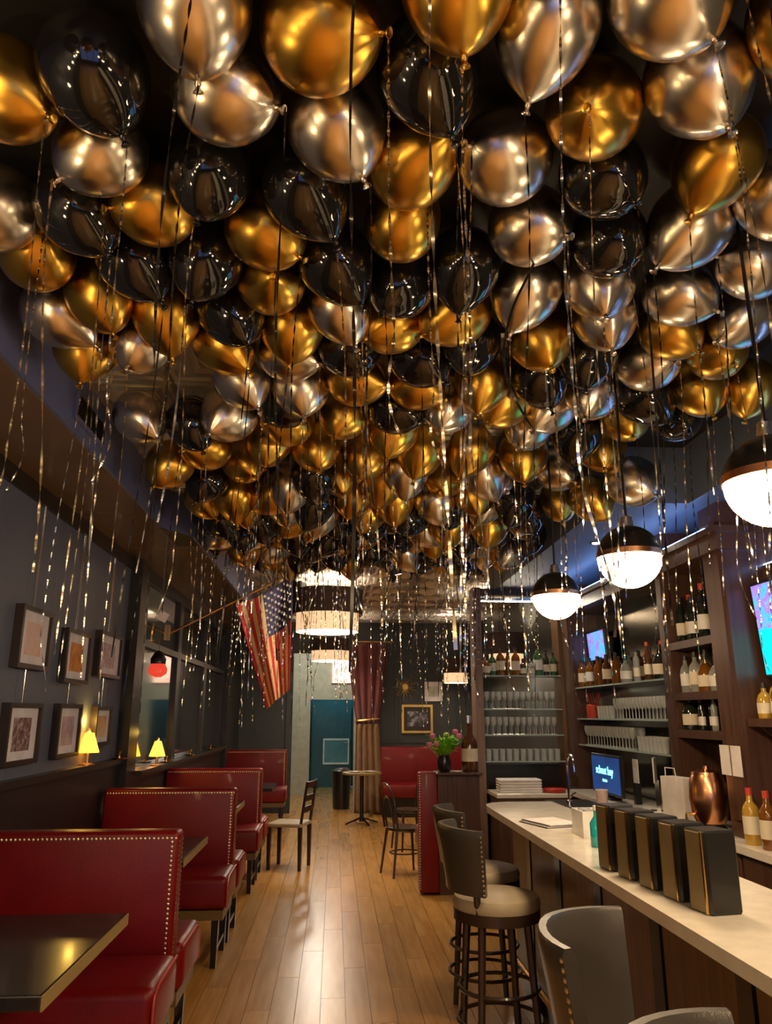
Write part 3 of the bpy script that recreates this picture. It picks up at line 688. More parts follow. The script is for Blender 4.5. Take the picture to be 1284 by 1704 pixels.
# things on the bar counter
for k in range(5):
    y = 3.12 - k * .165
    t = thing('menu_box', 'black upright menu box with tan spine, %s from the far end of the bar row' % ORD[k], 'menu', (1.075 + .015 * k, y, 1.07), R(10), 'black menu boxes on the bar')
    part('cover', MB().rbox(-.02, .09, -.055, .055, 0, .235, .006, 1), M_BLK, t)
    part('spine', MB().box(-.026, -.0205, -.035, .035, .006, .228), M_TANP, t)
    part('brass_edge', MB().box(-.027, -.0205, -.045, -.038, .004, .232), M_BRASS, t)
t = thing('teal_bottle', 'small teal glass bottle on the bar beyond the menu boxes', 'bottle', (1.20, 3.62, 1.07))
part('glass_body', MB().lathe([(.03, 0), (.034, .006), (.034, .10), (.014, .13), (.013, .16)], 14), M_TEALG, t, smooth=True)
part('cap', MB().lathe([(.015, .155), (.015, .175)], 12), M_WHITE, t, smooth=True)
t = thing('menu_sheets', 'pile of grey menu sheets lying on the far bar top', 'menus', (1.17, 4.35, 1.07)); t.rotation_euler = (0, 0, .3)
for k in range(4): part('sheet', MB().box(-.1 + .008 * k, .1 + .008 * k, -.14, .14, k * .004, k * .004 + .0035), M_PAPER if k % 2 else M_PLAST, t)
t = thing('glass_rack', 'pale plastic glass rack on the bar just past the teal bottle', 'rack', (1.30, 3.95, 1.07))
part('rack', MB().box(-.09, .09, -.09, .09, 0, .012).box(-.09, -.082, -.09, .09, .012, .12).box(.082, .09, -.09, .09, .012, .12).box(-.082, .082, -.09, -.082, .012, .12).box(-.082, .082, .082, .09, .012, .12), M_WHITE, t)
for i in range(2):
    for j in range(2): obj('glass', gt, t, (-.04 + .08 * i, -.04 + .08 * j, .013))

# ------------------------------------------------------------------ stools
def stool(x, y, rz, label):
    t = thing('bar_stool', label, 'stool', (x, y, 0), rz, 'bar stools')
    # faces +X; curved back on the -X side
    part('seat', MB().lathe([(.19, .70), (.215, .715), (.222, .74), (.21, .77), (.15, .785), (0.001, .788)], 28), M_SEATL, t, smooth=True)
    part('seat_frame', MB().lathe([(.19, .655), (.218, .665), (.218, .715), (.19, .715)], 28), M_STOOLW, t, smooth=True)
    # back: curved shell
    v = []; f = []; na = 13; zs = [.80, .86, .95, 1.04, 1.095, 1.11]
    for sd, rad in ((0, .245), (1, .205)):
        for z in zs:
            for k in range(na):
                a = math.pi + (k / (na - 1) - .5) * R(118)
                rr = rad + .05 * (z - .8) / .3
                if z > 1.1: rr += .01 if sd else -.01
                v.append((rr * math.cos(a), rr * math.sin(a) * 1.02, z - .02 * abs(k / (na - 1) - .5) * (z > 1.0)))
    nz = len(zs)
    for sd in (0, 1):
        for i in range(nz - 1):
            for k in range(na - 1):
                q = sd * nz * na + i * na + k
                f.append((q, q + na, q + na + 1, q + 1) if sd == 0 else (q, q + 1, q + na + 1, q + na))
    o2 = nz * na
    for k in range(na - 1):
        f.append((k, k + 1, o2 + k + 1, o2 + k)); q = (nz - 1) * na + k; f.append((q, o2 + q, o2 + q + 1, q + 1))
    for i in range(nz - 1):
        for k in (0, na - 1):
            q = i * na + k; f.append((q, o2 + q, o2 + q + na, q + na) if k == 0 else (q, q + na, o2 + q + na, o2 + q))
    part('backrest', MB().add(v, f), M_LEATH, t, smooth=True)
    nb = MB()
    for e in (-1, 1):
        a = math.pi + e * R(57.5)
        nails(nb, [((.247 + .05 * (z - .8) / .3) * math.cos(a), (.247 + .05 * (z - .8) / .3) * math.sin(a) * 1.02, z) for z in np.arange(.81, 1.09, .022)], (math.cos(a), math.sin(a), 0), .007)
    tag(part('nailhead_trim', nb, M_NAIL, t), kind='stuff')
    for e in (-1, 1):
        a = math.pi + e * R(45)
        part('back_post', MB().tube([(.19 * math.cos(a), .19 * math.sin(a), .66), (.215 * math.cos(a), .215 * math.sin(a), .82)], .018, 8), M_STOOLW, t)
    for q in range(4):
        a = R(45 + 90 * q)
        part('leg', MB().tube([(.165 * math.cos(a), .165 * math.sin(a), .66), (.215 * math.cos(a), .215 * math.sin(a), 0)], [.021, .016], 8), M_STOOLW, t)
    for z, rr in ((.22, .205), (.36, .195)):
        ringp = [(rr * math.cos(a), rr * math.sin(a), z) for a in np.linspace(0, 2 * math.pi, 25)]
        part('foot_ring', MB().tube(ringp, .010, 6), M_STOOLW, t, smooth=True)
    return t
stool(.83, 4.15, R(8), 'grey leather bar stool with curved back standing in mid aisle beside the bar')
stool(.83, 2.13, R(-35), 'nearest grey leather bar stool turned side-on at the bottom edge')
stool(.895, 4.86, R(0), 'far bar stool tucked under the bar, mostly behind the mid-aisle stool')
stool(.745, 1.33, R(-35), 'bar stool cut off by the bottom edge, only its backrest top showing')

# ------------------------------------------------------------------ right booth divider, vase, big bottle
t = thing('booth_divider', 'red upholstered booth end with brown wood back beside the aisle', 'booth', (.83, 7.75, 0))
part('padded_end', MB().rbox(0, .19, 0, .16, .02, 1.10, .02), M_RED, t, smooth=True)
part('wood_back', MB().box(.19, .60, .02, .14, 0, 1.07), M_MAHOG, t)
part('ledge', MB().rbox(.17, .62, -.08, .22, 1.075, 1.10, .006, 1), M_MAHOG, t)
nb = MB(); nails(nb, [(.006, -.002, z) for z in np.arange(.06, 1.08, .024)], (-.7, -.7, 0), .009)
tag(part('nailhead_trim', nb, M_NAIL, t), kind='stuff')
part('seat', MB().rbox(.02, .60, .16, .62, .36, .56, .04, 4), M_RED, t, smooth=True)
part('seat_base', MB().box(.04, .58, .18, .58, 0, .36), M_BLK, t)
t = thing('flower_vase', 'dark vase of pink and cream tulips with green leaves', 'flowers', (1.09, 7.80, 1.10))
part('vase', MB().lathe([(.05, 0), (.065, .02), (.07, .10), (.055, .15), (.06, .16)], 18), M_BLK, t, smooth=True)
lf = MB()
for k in range(220):
    a = rnd.uniform(0, 6.28); l = rnd.uniform(.10, .27); sp = rnd.uniform(.05, .24); w = rnd.uniform(.007, .013)
    b0 = Vector((.03 * math.cos(a), .03 * math.sin(a), .14)); pr_ = Vector((-math.sin(a), math.cos(a), 0)) * w
    m1 = b0 + Vector((sp * .5 * math.cos(a), sp * .5 * math.sin(a), l * .7)); e1 = b0 + Vector((sp * math.cos(a), sp * math.sin(a), l * rnd.uniform(.5, 1.0)))
    lf.add([b0 - pr_ * .5, b0 + pr_ * .5, m1 + pr_, m1 - pr_, e1], [(0, 1, 2, 3), (3, 2, 4)])
tag(part('foliage', lf, M_LEAF, t), kind='stuff')
for k, (x, z, m, yy) in enumerate(((-.15, .25, M_PINK, -.05), (-.11, .33, M_PINK, .0), (-.08, .26, M_PINK, -.07), (.02, .34, M_YEL, -.04), (.12, .37, M_PINK, .02), (.15, .33, M_PINK, -.04))):
    fo = part('flower', MB().lathe([(.006, -.03), (.022, -.02), (.031, .0), (.028, .022), (.014, .032)], 10), m, t, (x, yy, z), smooth=True)
    part('stem', MB().tube([(0, 0, -.02), (-x * .5, 0, -.10), (-x * .8, -yy, .15 - z)], .004, 5), M_LEAF, fo)
t = thing('big_bottle', 'oversized brown bottle with pale label on the divider ledge', 'bottle', (1.34, 7.78, 1.10))
part('glass_body', MB().lathe([(.075, 0), (.082, .01), (.082, .25), (.07, .30), (.03, .36), (.026, .52)], 20), M_BOTB, t, smooth=True)
part('paper_label', MB().lathe([(.083, .10), (.083, .22)], 20, cap=False), M_LABEL, t, smooth=True)
part('cap', MB().lathe([(.029, .46), (.029, .535)], 14), M_CHROME, t, smooth=True)
t = thing('white_dish', 'small white dish on the divider ledge beside the vase', 'dish', (1.20, 7.72, 1.10))
part('dish', MB().lathe([(.03, 0), (.05, .006), (.058, .014), (.05, .011), (.0, .008)], 18, cap=False), M_WHITE, t, smooth=True)

# far red booth on the right, pictures on the back wall
t = thing('booth_bench', 'red leather bench against the back wall below the gilt picture', 'booth', (1.3, 13.75, 0))
part('backrest', MB().rbox(-.5, 1.3, 0, .14, .30, 1.10, .03), M_RED, t, smooth=True)
part('seat', MB().rbox(-.5, 1.3, -.5, 0, .30, .52, .04), M_RED, t, smooth=True)
part('base', MB().box(-.46, 1.26, -.44, .12, 0, .30), M_BLK, t)
def backpic(x0, x1, z0, z1, label, fm, fw, cols, mount=True):
    t = thing('framed_picture', label, 'picture', ((x0 + x1) / 2, YB, z0)); w = (x1 - x0) / 2; h = z1 - z0
    part('frame', MB().box(-w, w, -.05, -.02, 0, fw).box(-w, w, -.05, -.02, h - fw, h).box(-w, -w + fw, -.05, -.02, fw, h - fw).box(w - fw, w, -.05, -.02, fw, h - fw), fm, t)
    part('mount', MB().box(-w + fw, w - fw, -.035, -.02, fw, h - fw), M_FRAME if mount else M_MATW, t)
    part('print', MB().box(-w * .62, w * .62, -.037, -.035, h * .24, h * .76), print_mat('print_art', cols, 9), t)
backpic(1.20, 1.76, 1.32, 1.81, 'gilt framed dark photograph above the far red bench', M_GILT, .04, [(.01, .01, .012), (.05, .05, .06), (.6, .6, .65)])
backpic(1.62, 1.94, 1.87, 2.21, 'white framed small print above the gilt picture', M_MATW, .06, [(.3, .3, .28), (.55, .55, .5), (.6, .6, .55)], False)
t = thing('sunburst_ornament', 'dark sunburst wall ornament left of the white framed print', 'ornament', (1.27, YB - .03, 2.12))
part('hub', MB().lathe([(.06, 0), (.05, .02)], 16), M_GILT, t, rot=(R(90), 0, 0), smooth=True)
for k in range(18):
    a = k * R(20); l = .24 if k % 2 else .17
    part('spike', MB().tube([(.05 * math.cos(a), 0, .05 * math.sin(a)), (l * math.cos(a), 0, l * math.sin(a))], [.008, .001], 5), M_GILT, t)

# curtain beside the doorway
t = thing('curtain', 'burgundy curtain tied back at the right of the far doorway', 'curtain', (.60, 13.72, 0))
nu, nv = 72, 40; v = []; f = []
for j in range(nv):
    z = 2.85 * (1 - j / (nv - 1)) + .02
    zt = 1.55
    if z > zt: wdt = .20 + .17 * ((z - zt) / 1.3) ** .8; cx = -.02 - .0 * (z - zt)
    else: wdt = .20 + .05 * ((zt - z) / 1.5); cx = -.02 + .02 * (zt - z)
    for i in range(nu):
        u = i / (nu - 1); x = cx + (u - .5) * 2 * wdt
        v.append((x, .05 * math.sin(u * 9 * math.pi + .6 * math.sin(5 * u)) * (.6 + wdt) + .01 * math.sin(7 * u + z * 3), z))
for j in range(nv - 1):
    for i in range(nu - 1):
        q = j * nu + i; f.append((q, q + 1, q + nu + 1, q + nu))
fu = [q for q in f if v[q[0]][2] > 1.5]; fl_ = [q for q in f if v[q[0]][2] <= 1.5]  # cloth below the tie is tan
for nm, ff, mm in (('drape', fu, M_CURT), ('lower_drape', fl_, mat('tan_curtain_cloth', (.24, .125, .05), .8, 0, var=.15, sheen=.3, bump=.2, bscale=200))):
    o = part(nm, MB().add(v, ff), mm, t, smooth=True); sm = o.modifiers.new('thick', 'SOLIDIFY'); sm.thickness = .006
    bm_ = bmesh.new(); bm_.from_mesh(o.data); bmesh.ops.delete(bm_, geom=[q for q in bm_.verts if not q.link_faces], context='VERTS'); bm_.to_mesh(o.data); bm_.free()
part('tieback', MB().tube([(.21 * math.cos(a) - .02, .09 * math.sin(a), 1.55 + .02 * math.cos(a)) for a in np.linspace(0, 2 * math.pi, 25)], .016, 6), M_GILT, t, smooth=True)
part('rod', MB().tube([(-.95, .0, 2.9), (.45, .0, 2.9)], .014, 8), M_BRASS, t, smooth=True)

# cafe table by the curtain
t = thing('cafe_table', 'small round table with white plates beside the curtain', 'table', (.45, 12.6, 0))
part('top', MB().lathe([(.30, .73), (.31, .74), (.31, .76), (.30, .765)], 24), M_TEDGE, t, smooth=True)
part('column', MB().lathe([(.04, .04), (.03, .10), (.03, .70), (.08, .73)], 12), M_BLK, t, smooth=True)
for k in range(4):
    a = k * R(90) + .4; part('foot', MB().tube([(0, 0, .10), (.15 * math.cos(a), .15 * math.sin(a), .05), (.27 * math.cos(a), .27 * math.sin(a), .012)], .014, 6), M_BLK, t)
pl_ = MB().lathe([(.06, 0), (.09, .012), (.10, .016), (.09, .015), (.0, .006)], 18, cap=False).mesh('plate', M_WHITE, True)
for p, lb in (((.33, 12.5, .765), 'white plate on the round table, nearer the doorway'), ((.58, 12.55, .765), 'white plate on the round table, nearer the red bench')):
    tag(obj('plate', pl_, None, p), lb, 'plate', 'plates on the round table')
# waste bin beside the doorway
t = thing('waste_bin', 'black bin standing in the far doorway', 'bin', (.15, 14.6, 0))
part('bin', MB().lathe([(.15, 0), (.18, .62), (.17, .62), (.14, .02)], 20, cap=False), M_BLK, t, smooth=True)
part('lid', MB().lathe([(.185, .62), (.185, .65), (.10, .70)], 20), M_BLK, t, smooth=True)

# bentwood chairs
def bent(x, y, rz, label):
    t = thing('bentwood_chair', label, 'chair', (x, y, 0), rz, 'bentwood chairs')
    part('seat', MB().lathe([(.18, .445), (.195, .45), (.195, .475), (.18, .48)], 24), M_STOOLW, t, smooth=True)
    for s in (-1, 1):
        part('leg', MB().tube([(.14, s * .12, .45), (.18, s * .16, 0)], [.017, .012], 8), M_STOOLW, t)
        part('leg', MB().tube([(-.15, s * .13, .45), (-.21, s * .17, 0)], [.017, .012], 8), M_STOOLW, t)
    hoop = [(-.16, -.17, .46)] + [(-.19 - .04 * math.sin(a), -.19 * math.cos(a), .66 + .26 * math.sin(a)) for a in np.linspace(.1, math.pi - .1, 15)] + [(-.16, .17, .46)]
    part('back_hoop', MB().tube(hoop, .013, 8), M_STOOLW, t, smooth=True)
    hoop2 = [(-.165, -.09, .47)] + [(-.195 - .03 * math.sin(a), -.10 * math.cos(a), .62 + .17 * math.sin(a)) for a in np.linspace(.1, math.pi - .1, 13)] + [(-.165, .09, .47)]
    part('inner_hoop', MB().tube(hoop2, .010, 8), M_STOOLW, t, smooth=True)
    part('leg_ring', MB().tube([(.165 * math.cos(a), .145 * math.sin(a), .22) for a in np.linspace(0, 2 * math.pi, 25)], .008, 6), M_STOOLW, t, smooth=True)
bent(.78, 8.75, R(20), 'bentwood chair beside the red booth end, nearer one')
bent(.98, 10.3, R(200), 'bentwood chair farther back, before the far red bench')
# square wooden chair on the left of the aisle
t = thing('wooden_chair', 'dark wooden chair with pale seat left of the aisle', 'chair', (-.48, 9.2, 0), R(165))
part('seat', MB().rbox(-.2, .2, -.2, .2, .44, .48, .012, 2), M_SEATL, t)
for s in (-1, 1):
    part('leg', MB().add(*taper_box(.175, s * .175, .022, .016, 0, .44)), M_STOOLW, t)
    part('leg', MB().add(*taper_box(-.18, s * .175, .022, .016, 0, .44)), M_STOOLW, t)
    part('back_post', MB().tube([(-.18, s * .175, .44), (-.25, s * .175, .92)], .018, 6), M_STOOLW, t)
for z in (.62, .74, .88): part('back_slat', MB().box(-.18 - .146 * (z - .44) - .01, -.18 - .146 * (z - .44) + .01, -.175, .175, z - .03, z + .03), M_STOOLW, t)
t = thing('side_table', 'dark square table behind the third red booth', 'table', (-1.2, 10.4, 0))
part('table_top', MB().rbox(-.45, .45, -.4, .4, .72, .76, .006, 1), M_TTOP, t); part('column', MB().lathe([(.04, .03), (.035, .7), (.07, .72)], 12), M_BLK, t, smooth=True)
part('base', MB().box(-.28, .28, -.04, .04, 0, .03).box(-.04, .04, -.28, .28, .001, .031), M_BLK, t)

# ================================================================== FLAG
fg = thing('flag', 'striped flag with starred canton hanging from an angled pole', 'flag', (-1.70, 8.2, 2.50))
P0 = Vector((-1.70, 8.2, 2.50)); A0 = Vector((-1.075, 8.2, 2.79)) - P0; A1 = Vector((-.475, 8.2, 3.135)) - P0
tipv = Vector((-.36, 8.2, 3.20)) - P0
part('pole', MB().tube([(-.06, 0, -.03), tipv], .011, 8), M_BRASS, fg, smooth=True)
part('finial', MB().lathe([(.012, -.02), (.028, .01), (.022, .04), (.004, .07)], 12), M_GILT, fg, tipv, (0, R(60), 0), smooth=True)
part('wall_bracket', MB().box(-.08, -.05, -.03, .03, -.10, .06), M_BRASS, fg)
NU, NV = 78, 60; v = []; f = []; mi = []
B0 = Vector((-.70, 8.2, 1.70)) - P0; B1 = Vector((-.47, 8.2, 1.90)) - P0
def fpt(u, w, off=0.0):
    top = A0.lerp(A1, u); bot = B0.lerp(B1, u)
    p = top.lerp(bot, w)
    fold = .015 + .065 * w
    p.y += fold * math.sin(u * 2 * math.pi * 1.6 + .6) - .03 * w + off + .012 * math.sin(9 * u + 5 * w)
    p.z -= .05 * math.sin(u * math.pi) * (1 - w)
    return p
for j in range(NV):
    for i in range(NU): v.append(fpt(i / (NU - 1), j / (NV - 1)))
for j in range(NV - 1):
    for i in range(NU - 1):
        q = j * NU + i; f.append((q, q + NU, q + NU + 1, q + 1)); u = (i + .5) / (NU - 1); w = (j + .5) / (NV - 1)
        if u > 6 / 13 and w < .42: mi.append(2)
        else: mi.append(int(u * 13) % 2)
mb = MB(); mb.add(v, f); mb.mi = mi
cl = part('cloth', mb, [M_FR, M_FWT, M_FB], fg, smooth=True); sm = cl.modifiers.new('thick', 'SOLIDIFY'); sm.thickness = .002
st = MB()
for rr_ in range(9):
    for cc in range(6 if rr_ % 2 == 0 else 5):
        u = 6 / 13 + (rr_ + .7) / 9.4 * (7 / 13); w = .42 * ((cc + .55 + (.5 if rr_ % 2 else 0)) / 6.1)
        c = fpt(u, w, -.006); pts = []
        for k in range(10):
            a = k * math.pi / 5; r_ = .022 if k % 2 == 0 else .009
            pts.append((c.x + r_ * math.sin(a), c.y, c.z + r_ * math.cos(a)))
        st.add(pts + [(c.x, c.y - .001, c.z)], [(10, (k + 1) % 10, k) for k in range(10)])
tag(part('stars', st, M_WHITE, cl), kind='stuff')

# ================================================================== LAMPS
def globe(x, y, z, label):
    r = .136
    t = thing('globe_pendant', label, 'pendant lamp', (x, y, z), group='half-dark globe pendants over the bar')
    up_ = [(r * math.cos(a), r * math.sin(a)) for a in np.linspace(.12, R(82), 12)]
    part('dome', MB().lathe(up_, 28, cap=False), M_DOME, t, smooth=True)
    part('brass_band', MB().lathe([(r * .99, -.004), (r * 1.015, -.004), (r * 1.015, .02), (r * .99, .02)], 28, cap=False), M_COPPER, t, smooth=True)
    dn = [(r * .985 * math.cos(a), -r * .985 * math.sin(a)) for a in np.linspace(0.03, R(89.5), 9)]
    part('glass_bowl', MB().lathe(dn, 20, cap=False), M_BOWL, t, smooth=True)
    part('cap', MB().lathe([(.028, r - .006), (.028, r + .02), (.024, r + .022), (.024, r + .04), (.008, r + .05)], 14), M_CHROME, t, smooth=True)
    part('rod', MB().tube([(0, 0, r + .04), (0, 0, ZC - z - .005)], .006, 6), M_DOME, t)
    part('canopy', MB().lathe([(.06, ZC - z - .03), (.06, ZC - z + .0)], 16), M_DOME, t, smooth=True)
globe(1.25, 2.01, 2.30, 'large lit globe pendant cut by the right edge')
globe(1.25, 3.11, 2.30, 'lit globe pendant in the middle of the row over the bar')
globe(1.25, 4.22, 2.30, 'smallest lit globe pendant, farthest over the bar')
for k, y in enumerate((.90, -.20, -1.30, -2.40)):
    globe(1.25, y, 2.30, 'lit globe pendant over the bar behind the viewer, %s back' % ORD[k])

def drum(x, y, ztop, zmid, zbot, r, label, w=12):
    t = thing('drum_pendant', label, 'pendant lamp', (x, y, zbot), group='two-tier drum pendants')
    h1 = zmid - zbot; h2 = ztop - zbot
    part('outer_shade', MB().lathe([(r, h1), (r, h2), (r - .008, h2), (r - .008, h1)], 36, cap=False), M_SHADED, t, smooth=True)
    part('inner_shade', MB().lathe([(r * .88, .0), (r * .88, h1 + .05), (r * .87, h1 + .05), (r * .87, 0)], 36, cap=False), M_SHADEL, t, smooth=True)
    part('diffuser', MB().lathe([(r * .868, .02), (r * .868, .03)], 28), M_DIFF, t)
    part('spider', MB().tube([(-r + .01, 0, h2 - .03), (r - .01, 0, h2 - .03)], .004, 5).tube([(0, -r + .01, h2 - .03), (0, r - .01, h2 - .03)], .004, 5), M_DOME, t)
    part('rod', MB().tube([(0, 0, h2 - .04), (0, 0, ZC - zbot - .005)], .007, 6), M_DOME, t)
    l = bpy.data.lights.new('drum_bulb', 'POINT'); l.energy = w; l.color = (1, .78, .52); l.shadow_soft_size = .05
    lo = bpy.data.objects.new('drum_bulb', l); COL.objects.link(lo); lo.parent = t; lo.location = (0, 0, h1 + .03)
drum(-.105, 9.4, 3.13, 2.83, 2.62, .435, 'large drum pendant above the aisle right of the flag', 7)
drum(-.08, 12.9, 2.86, 2.66, 2.50, .36, 'second drum pendant farther back before the doorway', 14)
drum(2.03, 12.9, 2.56, 2.31, 2.15, .23, 'small drum pendant at the back wall right of the pictures', 8)
drum(2.29, 10.2, 2.70, 2.42, 2.24, .26, 'drum pendant seen through the open end shelving', 45)
M_BULB = mat('lit_bulb_glass', (1, .8, .5), .3, emit=(1.0, .66, .30), es=BULB_E)
def bulb(x, y, z, label):
    t = thing('bulb_pendant', label, 'pendant lamp', (x, y, z), group='bare bulb pendants over the near booths')
    part('bulb', MB().lathe([(.004, -.055), (.03, -.042), (.045, -.01), (.042, .02), (.022, .055), (.016, .075)], 14, cap=False), M_BULB, t, smooth=True)
    part('socket', MB().lathe([(.018, .07), (.02, .075), (.02, .12), (.006, .13)], 12), M_BRASS, t, smooth=True)
    part('cord', MB().tube([(0, 0, .125), (0, 0, 2.965 - z)], .004, 5), M_BLK, t)
for k, y in enumerate((1.1, .45, -.2, -.85, -1.5, -2.15, -2.8)):
    bulb(-1.42, y, 2.18 + .12 * (k % 2), 'bare warm bulb pendant over the near left booths, %s behind the viewer' % ORD[k])
# ceiling track with small warm spots behind the viewer
def track(x, y0, y1, n, label):
    t = thing('track_light', label, 'track light', (x, y0, ZC - .05))
    part('rail', MB().box(-.02, .02, 0, y1 - y0, 0, .05), M_BLK, t)
    for k in range(n):
        y = (y1 - y0) * (k + .5) / n
        h = part('spot_head', MB().lathe([(.03, -.16), (.035, -.15), (.035, -.05), (.012, -.03), (.012, 0)], 12, cap=False), M_BLK, t, (0, y, 0), smooth=True)
        part('lens', MB().lathe([(.03, -.152), (.03, -.148)], 12), mat('lit_spot_lens', (.9, .8, .6), .3, emit=(1, .72, .40), es=160.0), h)
        l = bpy.data.lights.new('spot', 'SPOT'); l.energy = SPOT_W; l.color = (1, .74, .45); l.spot_size = R(75); l.spot_blend = .7; l.shadow_soft_size = .03
        lo = bpy.data.objects.new('spot', l); COL.objects.link(lo); lo.parent = h; lo.location = (0, 0, -.17)
track(.25, -3.6, .5, 7, 'black ceiling track with warm spots behind the viewer')

t = thing('track_light', 'short black ceiling track with aimed spots just past the balloons', 'track light', (.62, 7.25, ZC - .05))
part('rail', MB().box(-.02, .02, 0, 1.1, 0, .05), M_BLK, t)
for y, tgt, e in ((.12, (-.85, 8.2, 2.3), 45), (.5, (1.1, 7.9, 1.2), 22), (.95, (.1, 9.2, 0.2), 40)):
    dv = Vector(tgt) - Vector((.62, 7.25 + y, ZC - .14)); qd = dv.to_track_quat('-Z', 'Y').to_euler()
    part('stem', MB().tube([(0, y, 0), (0, y, -.09)], .008, 6), M_BLK, t)
    h = part('spot_head', MB().lathe([(.035, -.09), (.04, -.08), (.04, .03), (.015, .05)], 12, cap=False), M_BLK, t, (0, y, -.09), qd, smooth=True)
    part('lens', MB().lathe([(.035, -.082), (.035, -.078)], 12), MATS['lit_spot_lens'], h)
    l = bpy.data.lights.new('aimed_spot', 'SPOT'); l.energy = e; l.color = (1, .78, .52); l.spot_size = R(60); l.spot_blend = .7; l.shadow_soft_size = .12
    lo = bpy.data.objects.new('aimed_spot', l); COL.objects.link(lo); lo.parent = h; lo.location = (0, 0, -.10)

# small downlights in the bar soffit and at the back ceiling
for k, (x, y, z) in enumerate(((2.0, 7.0, 2.93), (2.0, 5.6, 2.93), (2.42, 3.6, 2.93))):
    t = thing('downlight', ['round downlight in the bar soffit, farthest one', 'round downlight in the bar soffit, middle one', 'round downlight above the right television'][k], 'downlight', (x, y, z))
    part('trim_ring', MB().lathe([(.05, -.006), (.05, 0), (.035, 0), (.035, -.006)], 18, cap=False), M_CHROME, t, smooth=True)
    part('lens', MB().lathe([(.034, -.004), (.034, -.001)], 18), mat('lit_downlight', (.9, .9, .85), .3, emit=(1, .85, .65), es=40.0), t)
    l = bpy.data.lights.new('downlight', 'SPOT'); l.energy = 14; l.color = (1, .82, .6); l.spot_size = R(95); l.spot_blend = .6; l.shadow_soft_size = .04
    lo = bpy.data.objects.new('downlight_spot', l); COL.objects.link(lo); lo.parent = t; lo.location = (0, 0, -.02)
# speaker near the ceiling left of the drum lamp
t = thing('speaker', 'black loudspeaker hung from the ceiling left of the drum lamp', 'speaker', (-.52, 9.3, 3.0), R(-20))
part('cabinet', MB().rbox(-.13, .13, -.1, .1, -.02, .22, .015, 2), M_PLAST, t); part('grille', MB().box(-.11, .11, -.108, -.1, 0, .20), M_BLK, t)
part('bracket', MB().box(-.02, .02, -.02, .02, .22, ZC - 3.0), M_BLK, t)

# ================================================================== BALLOONS
LIST = [  # x, y, r (pixels of the photograph), colour, knot x, y
 (325,5,100,'S',330,125),(527,55,92,'G',620,50),(757,-25,88,'G',768,74),(910,35,88,'S',880,140),(1110,-15,96,'S',1178,62),(1180,115,95,'S',1228,198),
 (1310,40,80,'G',1330,140),(10,150,85,'G',66,172),(155,115,88,'B',200,205),(370,150,92,'S',457,165),(172,248,83,'S',94,312),(715,105,82,'B',750,190),
 (558,205,84,'S',606,288),(990,180,90,'G',980,178),(350,285,70,'B',330,356),(680,270,72,'G',737,236),(842,262,76,'S',786,242),(1195,262,76,'G',1146,358),
 (1000,290,85,'B',1060,345),(505,312,72,'B',552,388),(15,345,68,'S',-30,400),(1290,318,66,'S',1300,390),(262,340,74,'G',184,354),(112,345,66,'B',150,400),
 (440,378,70,'G',503,422),(668,372,66,'G',735,235),(878,375,72,'S',943,395),(1150,372,73,'S',1100,430),(1010,395,64,'B',1040,440),(1255,440,62,'S',1200,420),
 (225,425,62,'B',262,482),(340,425,62,'B',320,488),(62,425,48,'G',66,396),(450,465,53,'G',452,462),(555,430,58,'B',590,485),(770,440,62,'B',762,522),
 (670,470,58,'B',640,512),(878,478,62,'S',850,552),(995,465,60,'S',1004,512),(1125,485,72,'S',1195,527),(160,495,58,'G',182,556),(275,515,54,'G',284,582),
 (380,512,54,'B',400,556),(560,508,55,'S',584,567),(655,535,54,'G',612,560),(762,520,62,'G',706,558),(105,512,50,'S',150,550),(1235,525,58,'S',1200,560),
 (487,540,52,'G',482,614),(897,558,56,'G',914,604),(1005,520,52,'S',1015,566),(1112,545,56,'G',1155,585),(225,565,50,'S',202,608),(156,572,38,'G',150,610),
 (370,568,48,'G',402,604),(478,582,56,'S',532,600),(580,572,48,'B',600,608),(698,590,58,'B',740,632),(780,562,54,'B',776,612),(400,625,48,'S',423,668),
 (495,645,44,'S',500,688),(585,628,46,'G',630,640),(690,635,54,'G',736,664),(972,590,56,'B',970,645),(1075,600,48,'S',1112,605),(1157,645,54,'G',1180,695),
 (812,628,40,'G',806,670),(748,668,46,'S',735,705),(893,620,48,'B',914,684),(238,692,48,'S',262,725),(318,700,38,'B',330,735),(388,685,44,'S',362,712),
 (345,742,44,'G',310,750),(470,665,44,'B',498,690),(478,695,50,'G',440,700),(1065,648,48,'B',1100,690),(1190,580,52,'G',1215,605),(1222,642,46,'G',1215,690),
 (655,680,42,'B',690,700),(655,705,36,'G',646,742),(575,685,44,'G',560,720),(448,728,40,'G',442,766),(525,740,42,'G',530,775),(960,715,46,'B',952,772),
 (1040,690,44,'G',1052,722),(1010,650,50,'S',1000,690),(850,662,44,'G',830,696),(930,665,48,'S',905,700),(885,700,42,'S',870,735),(1005,740,40,'G',1010,770),
 (1045,795,36,'S',1072,812),(1008,828,34,'G',1028,856),(405,765,40,'G',420,790),(700,745,40,'G',690,788),(610,755,40,'G',600,790),(785,745,42,'G',765,790),
 (1120,690,44,'B',1140,715),(870,755,42,'G',872,795),(925,780,40,'S',950,800),(820,790,40,'S',840,815),(740,790,40,'G',735,815),(565,785,38,'G',570,815)]
bal = []   # [X,Y,Z,colour,knot dir, anchored]
